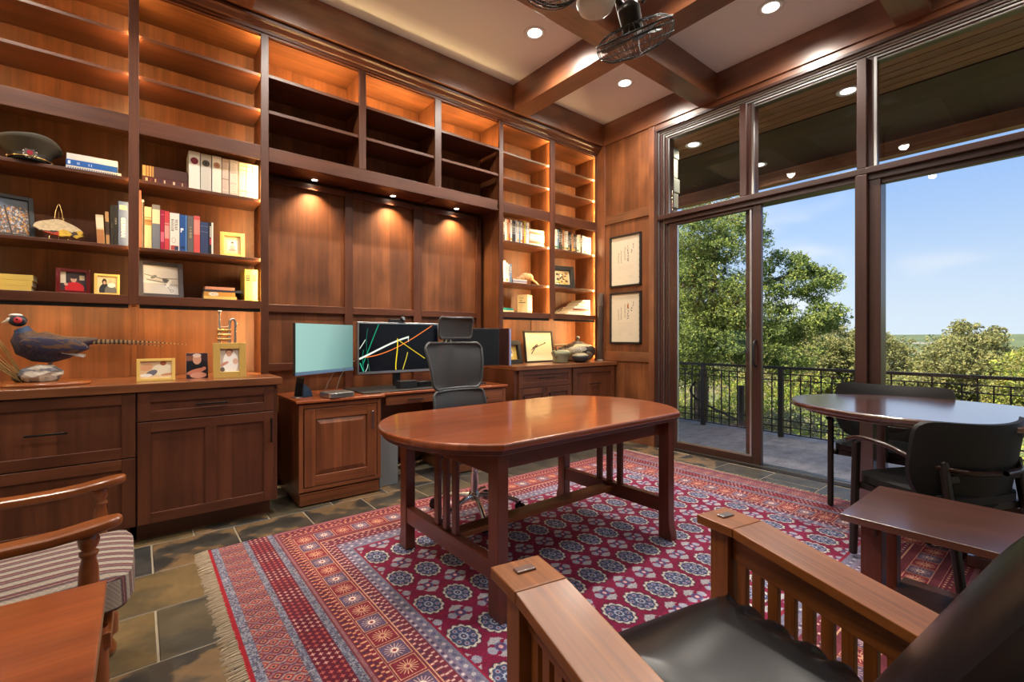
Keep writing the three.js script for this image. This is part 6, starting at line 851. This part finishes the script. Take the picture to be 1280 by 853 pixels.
// camera-free placement: metres along the terrace normal (x) and along it (z)
function tree(name, label, group, base, blobs, count, size, cols, seed, trunkTop, branches = []) {
  const t = thing(name, label, name === 'shrub' ? 'shrub' : 'tree', base, 0, group), R = rng(seed), im = new THREE.InstancedMesh(leafGeo, leafMat, count), m = new THREE.Matrix4(), q = new THREE.Quaternion(), e = new THREE.Euler(), c = new THREE.Color();
  const vol = blobs.map(b => b[3] * b[3] * (b[4] ?? b[3])), tot = vol.reduce((a, b) => a + b);
  // each mass of leaves is itself made of sprays, so the crown breaks up
  const sprays = []; blobs.forEach((b, i) => { const n = Math.max(26, Math.round(900 * vol[i] / tot)); for (let k = 0; k < n; k++) { const u = R() * 2 - 1, a = R() * 6.283, s = Math.sqrt(1 - u * u), rr = (.45 + .6 * Math.cbrt(R())); sprays.push([b[0] + s * Math.cos(a) * rr * b[3], b[1] + u * rr * (b[4] ?? b[3]), b[2] + s * Math.sin(a) * rr * b[3], Math.min(.6, .14 + b[3] * .14) * (.6 + .9 * R())]); } });
  for (let i = 0; i < count; i++) { const s = sprays[Math.floor(R() * sprays.length)], u = R() * 2 - 1, a = R() * 6.283, w = Math.sqrt(1 - u * u), r = Math.sqrt(R()) * s[3]; const k = size * (.6 + R() * .8); m.compose(V(s[0] + w * Math.cos(a) * r, s[1] + u * r * .7, s[2] + w * Math.sin(a) * r), q.setFromEuler(e.set(R() * 6, R() * 6, R() * 6)), V(k, k, k)); im.setMatrixAt(i, m); const A = cols[Math.floor(R() * cols.length)], f = .7 + R() * .6; im.setColorAt(i, c.setRGB(A[0] * f, A[1] * f, A[2] * f)); }
  im.name = 'foliage'; im.userData.kind = 'stuff'; im.castShadow = im.receiveShadow = true; t.add(im);
  if (trunkTop) obj('trunk', [tube([[0, 0, 0], [trunkTop[0] * .3, trunkTop[1] * .5, trunkTop[2] * .3], trunkTop], trunkTop[3] ?? .12, 12, 8)], bark, t);
  for (const b of branches) obj('branch', tube(b.p, b.r, 14, 6), bark, t);
  return t;
}
const G = { oak: [[.19, .27, .04], [.12, .19, .03], [.28, .36, .06], [.08, .13, .025], [.38, .44, .09]], juniper: [[.30, .30, .08], [.24, .26, .07], [.38, .35, .12], [.18, .20, .06]], bright: [[.34, .44, .05], [.26, .37, .045], [.44, .48, .08], [.46, .40, .06]], dry: [[.36, .32, .17], [.28, .27, .12], [.40, .36, .24]] };
tree('oak_tree', 'large dark green live oak beyond the terrace, seen through the sliding door', 'trees beyond the terrace', [10.4, -4.0, -5.8],
  [[-.3, 5.2, -.5, 1.15, .9], [.4, 5.9, -.6, 1.2, 1.0], [.2, 6.9, -1.0, 1.1, .8], [.3, 5.4, .6, 1.1, .7], [.1, 7.6, -.2, .8, .6], [.4, 4.6, -1.8, 1.2, .8], [.0, 6.4, .1, .9, .7], [.3, 7.2, -.4, 1.0, .7], [.2, 6.0, 1.0, .8, .6], [.3, 6.55, 1.7, .55, .4], [.5, 6.3, 2.25, .40, .3], [.2, 5.4, 1.3, .8, .55], [.2, 4.9, 1.9, .5, .45], [0, 5.0, .4, 1.0, .8], [-.2, 7.4, 1.1, .5, .45], [.2, 8.2, .2, .8, .5], [0, 4.4, -.8, .9, .6], [.5, 6.6, -1.6, 1.2, 1.1], [.2, 5.6, 2.45, .28, .22]], 46000, .046, G.oak, 601, [.1, 5.6, 0, .17],
  [{ p: [[0, 4.6, 0], [.1, 5.6, .5], [.2, 6.3, 1.2], [.3, 6.5, 1.9]], r: .045 }, { p: [[0, 5.0, 0], [0, 6.4, -.4], [.1, 7.5, -.7]], r: .05 }, { p: [[.05, 5.2, 0], [.1, 6.6, .3], [.15, 7.8, .4]], r: .045 }]);
tree('juniper_tree', 'olive-yellow juniper thicket between the oak and the open bay post', 'trees beyond the terrace', [22, -9, -8.6], [[0, 10.0, 0, 1.5, .8], [.4, 9.8, 2.0, 1.4, .9], [0, 8.8, 1.0, 1.9, 1.2], [.3, 9.2, 3.2, 1.4, 1.1], [0, 8.4, -1.4, 1.5, 1.0], [.5, 10.5, 1.0, .35, .4]], 26000, .085, G.juniper, 607, [0, 9, 0, .14]);
tree('juniper_tree', 'olive juniper standing alone right of the thick window post', 'trees beyond the terrace', [19, -8, -2.3], [[0, 8.3, 0, 1.0, .9], [.1, 9.1, .15, .55, .5], [.2, 7.5, .9, 1.2, .9], [0, 7.2, -.9, 1.1, .9]], 18000, .075, G.juniper, 613, [0, 9.2, .1, .1]);
tree('elm_tree', 'tall yellow-green tree with a thin pointed top above the railing', 'trees beyond the terrace', [15.2, -6, 1.15], [[0, 6.9, -.9, 1.05, .9], [.1, 7.4, -.55, .6, .55], [0, 6.6, .4, 1.0, .9], [.1, 7.5, .5, .35, .5], [.1, 8.05, .55, .25, .35], [.1, 6.0, -1.6, 1.0, .9], [0, 5.8, 1.2, 1.4, 1.1], [.2, 7.0, 1.7, .8, .6]], 34000, .062, [...G.juniper, ...G.bright], 617, [0, 7.6, .4, .08]);
[[9.6, -3.9, 1.9, 1.7], [9.4, -2.2, 1.5, 1.35], [9.9, -.6, 1.7, 1.5], [9.8, .9, 1.9, 1.8], [10.4, 2.4, 2.0, 1.9], [11.6, -7.6, 2.2, 2.1], [9.0, -6.4, 1.6, 1.7], [12.4, -3.0, 2.1, 2.2], [12.6, -.4, 2.0, 2.1], [8.7, -5.0, 1.2, 1.3], [8.6, -2.9, 1.2, 1.2], [8.5, -1.2, 1.1, 1.0], [8.5, .4, 1.2, 1.1], [11.0, -5.2, 2.0, 1.9], [14.5, -6.0, 2.6, 2.8], [8.4, -3.9, 1.0, 1.2], [16, -9.5, 3, 3.2]].forEach(([x, z, r, h], i) =>
  tree('shrub', ['bright yellow-green leafy shrub below the railing', 'dry olive shrub below the railing'][i % 3 === 1 ? 1 : 0], 'shrubs on the slope, ' + (i % 3 === 1 ? 'dry' : 'leafy'), [x, -3.2 - (x - 8.6) * .22, z], [[0, h * .9, 0, r * .75, h * .6], [.3, h * 1.2, r * .4, r * .55, h * .45], [-.2, h * 1.1, -r * .5, r * .55, h * .5], [0, h * .35, 0, r, h * .4]], 12000, .055, i % 3 === 1 ? G.dry : G.bright, 640 + i, [0, h, 0, .05]));

renderer.render(scene, camera);
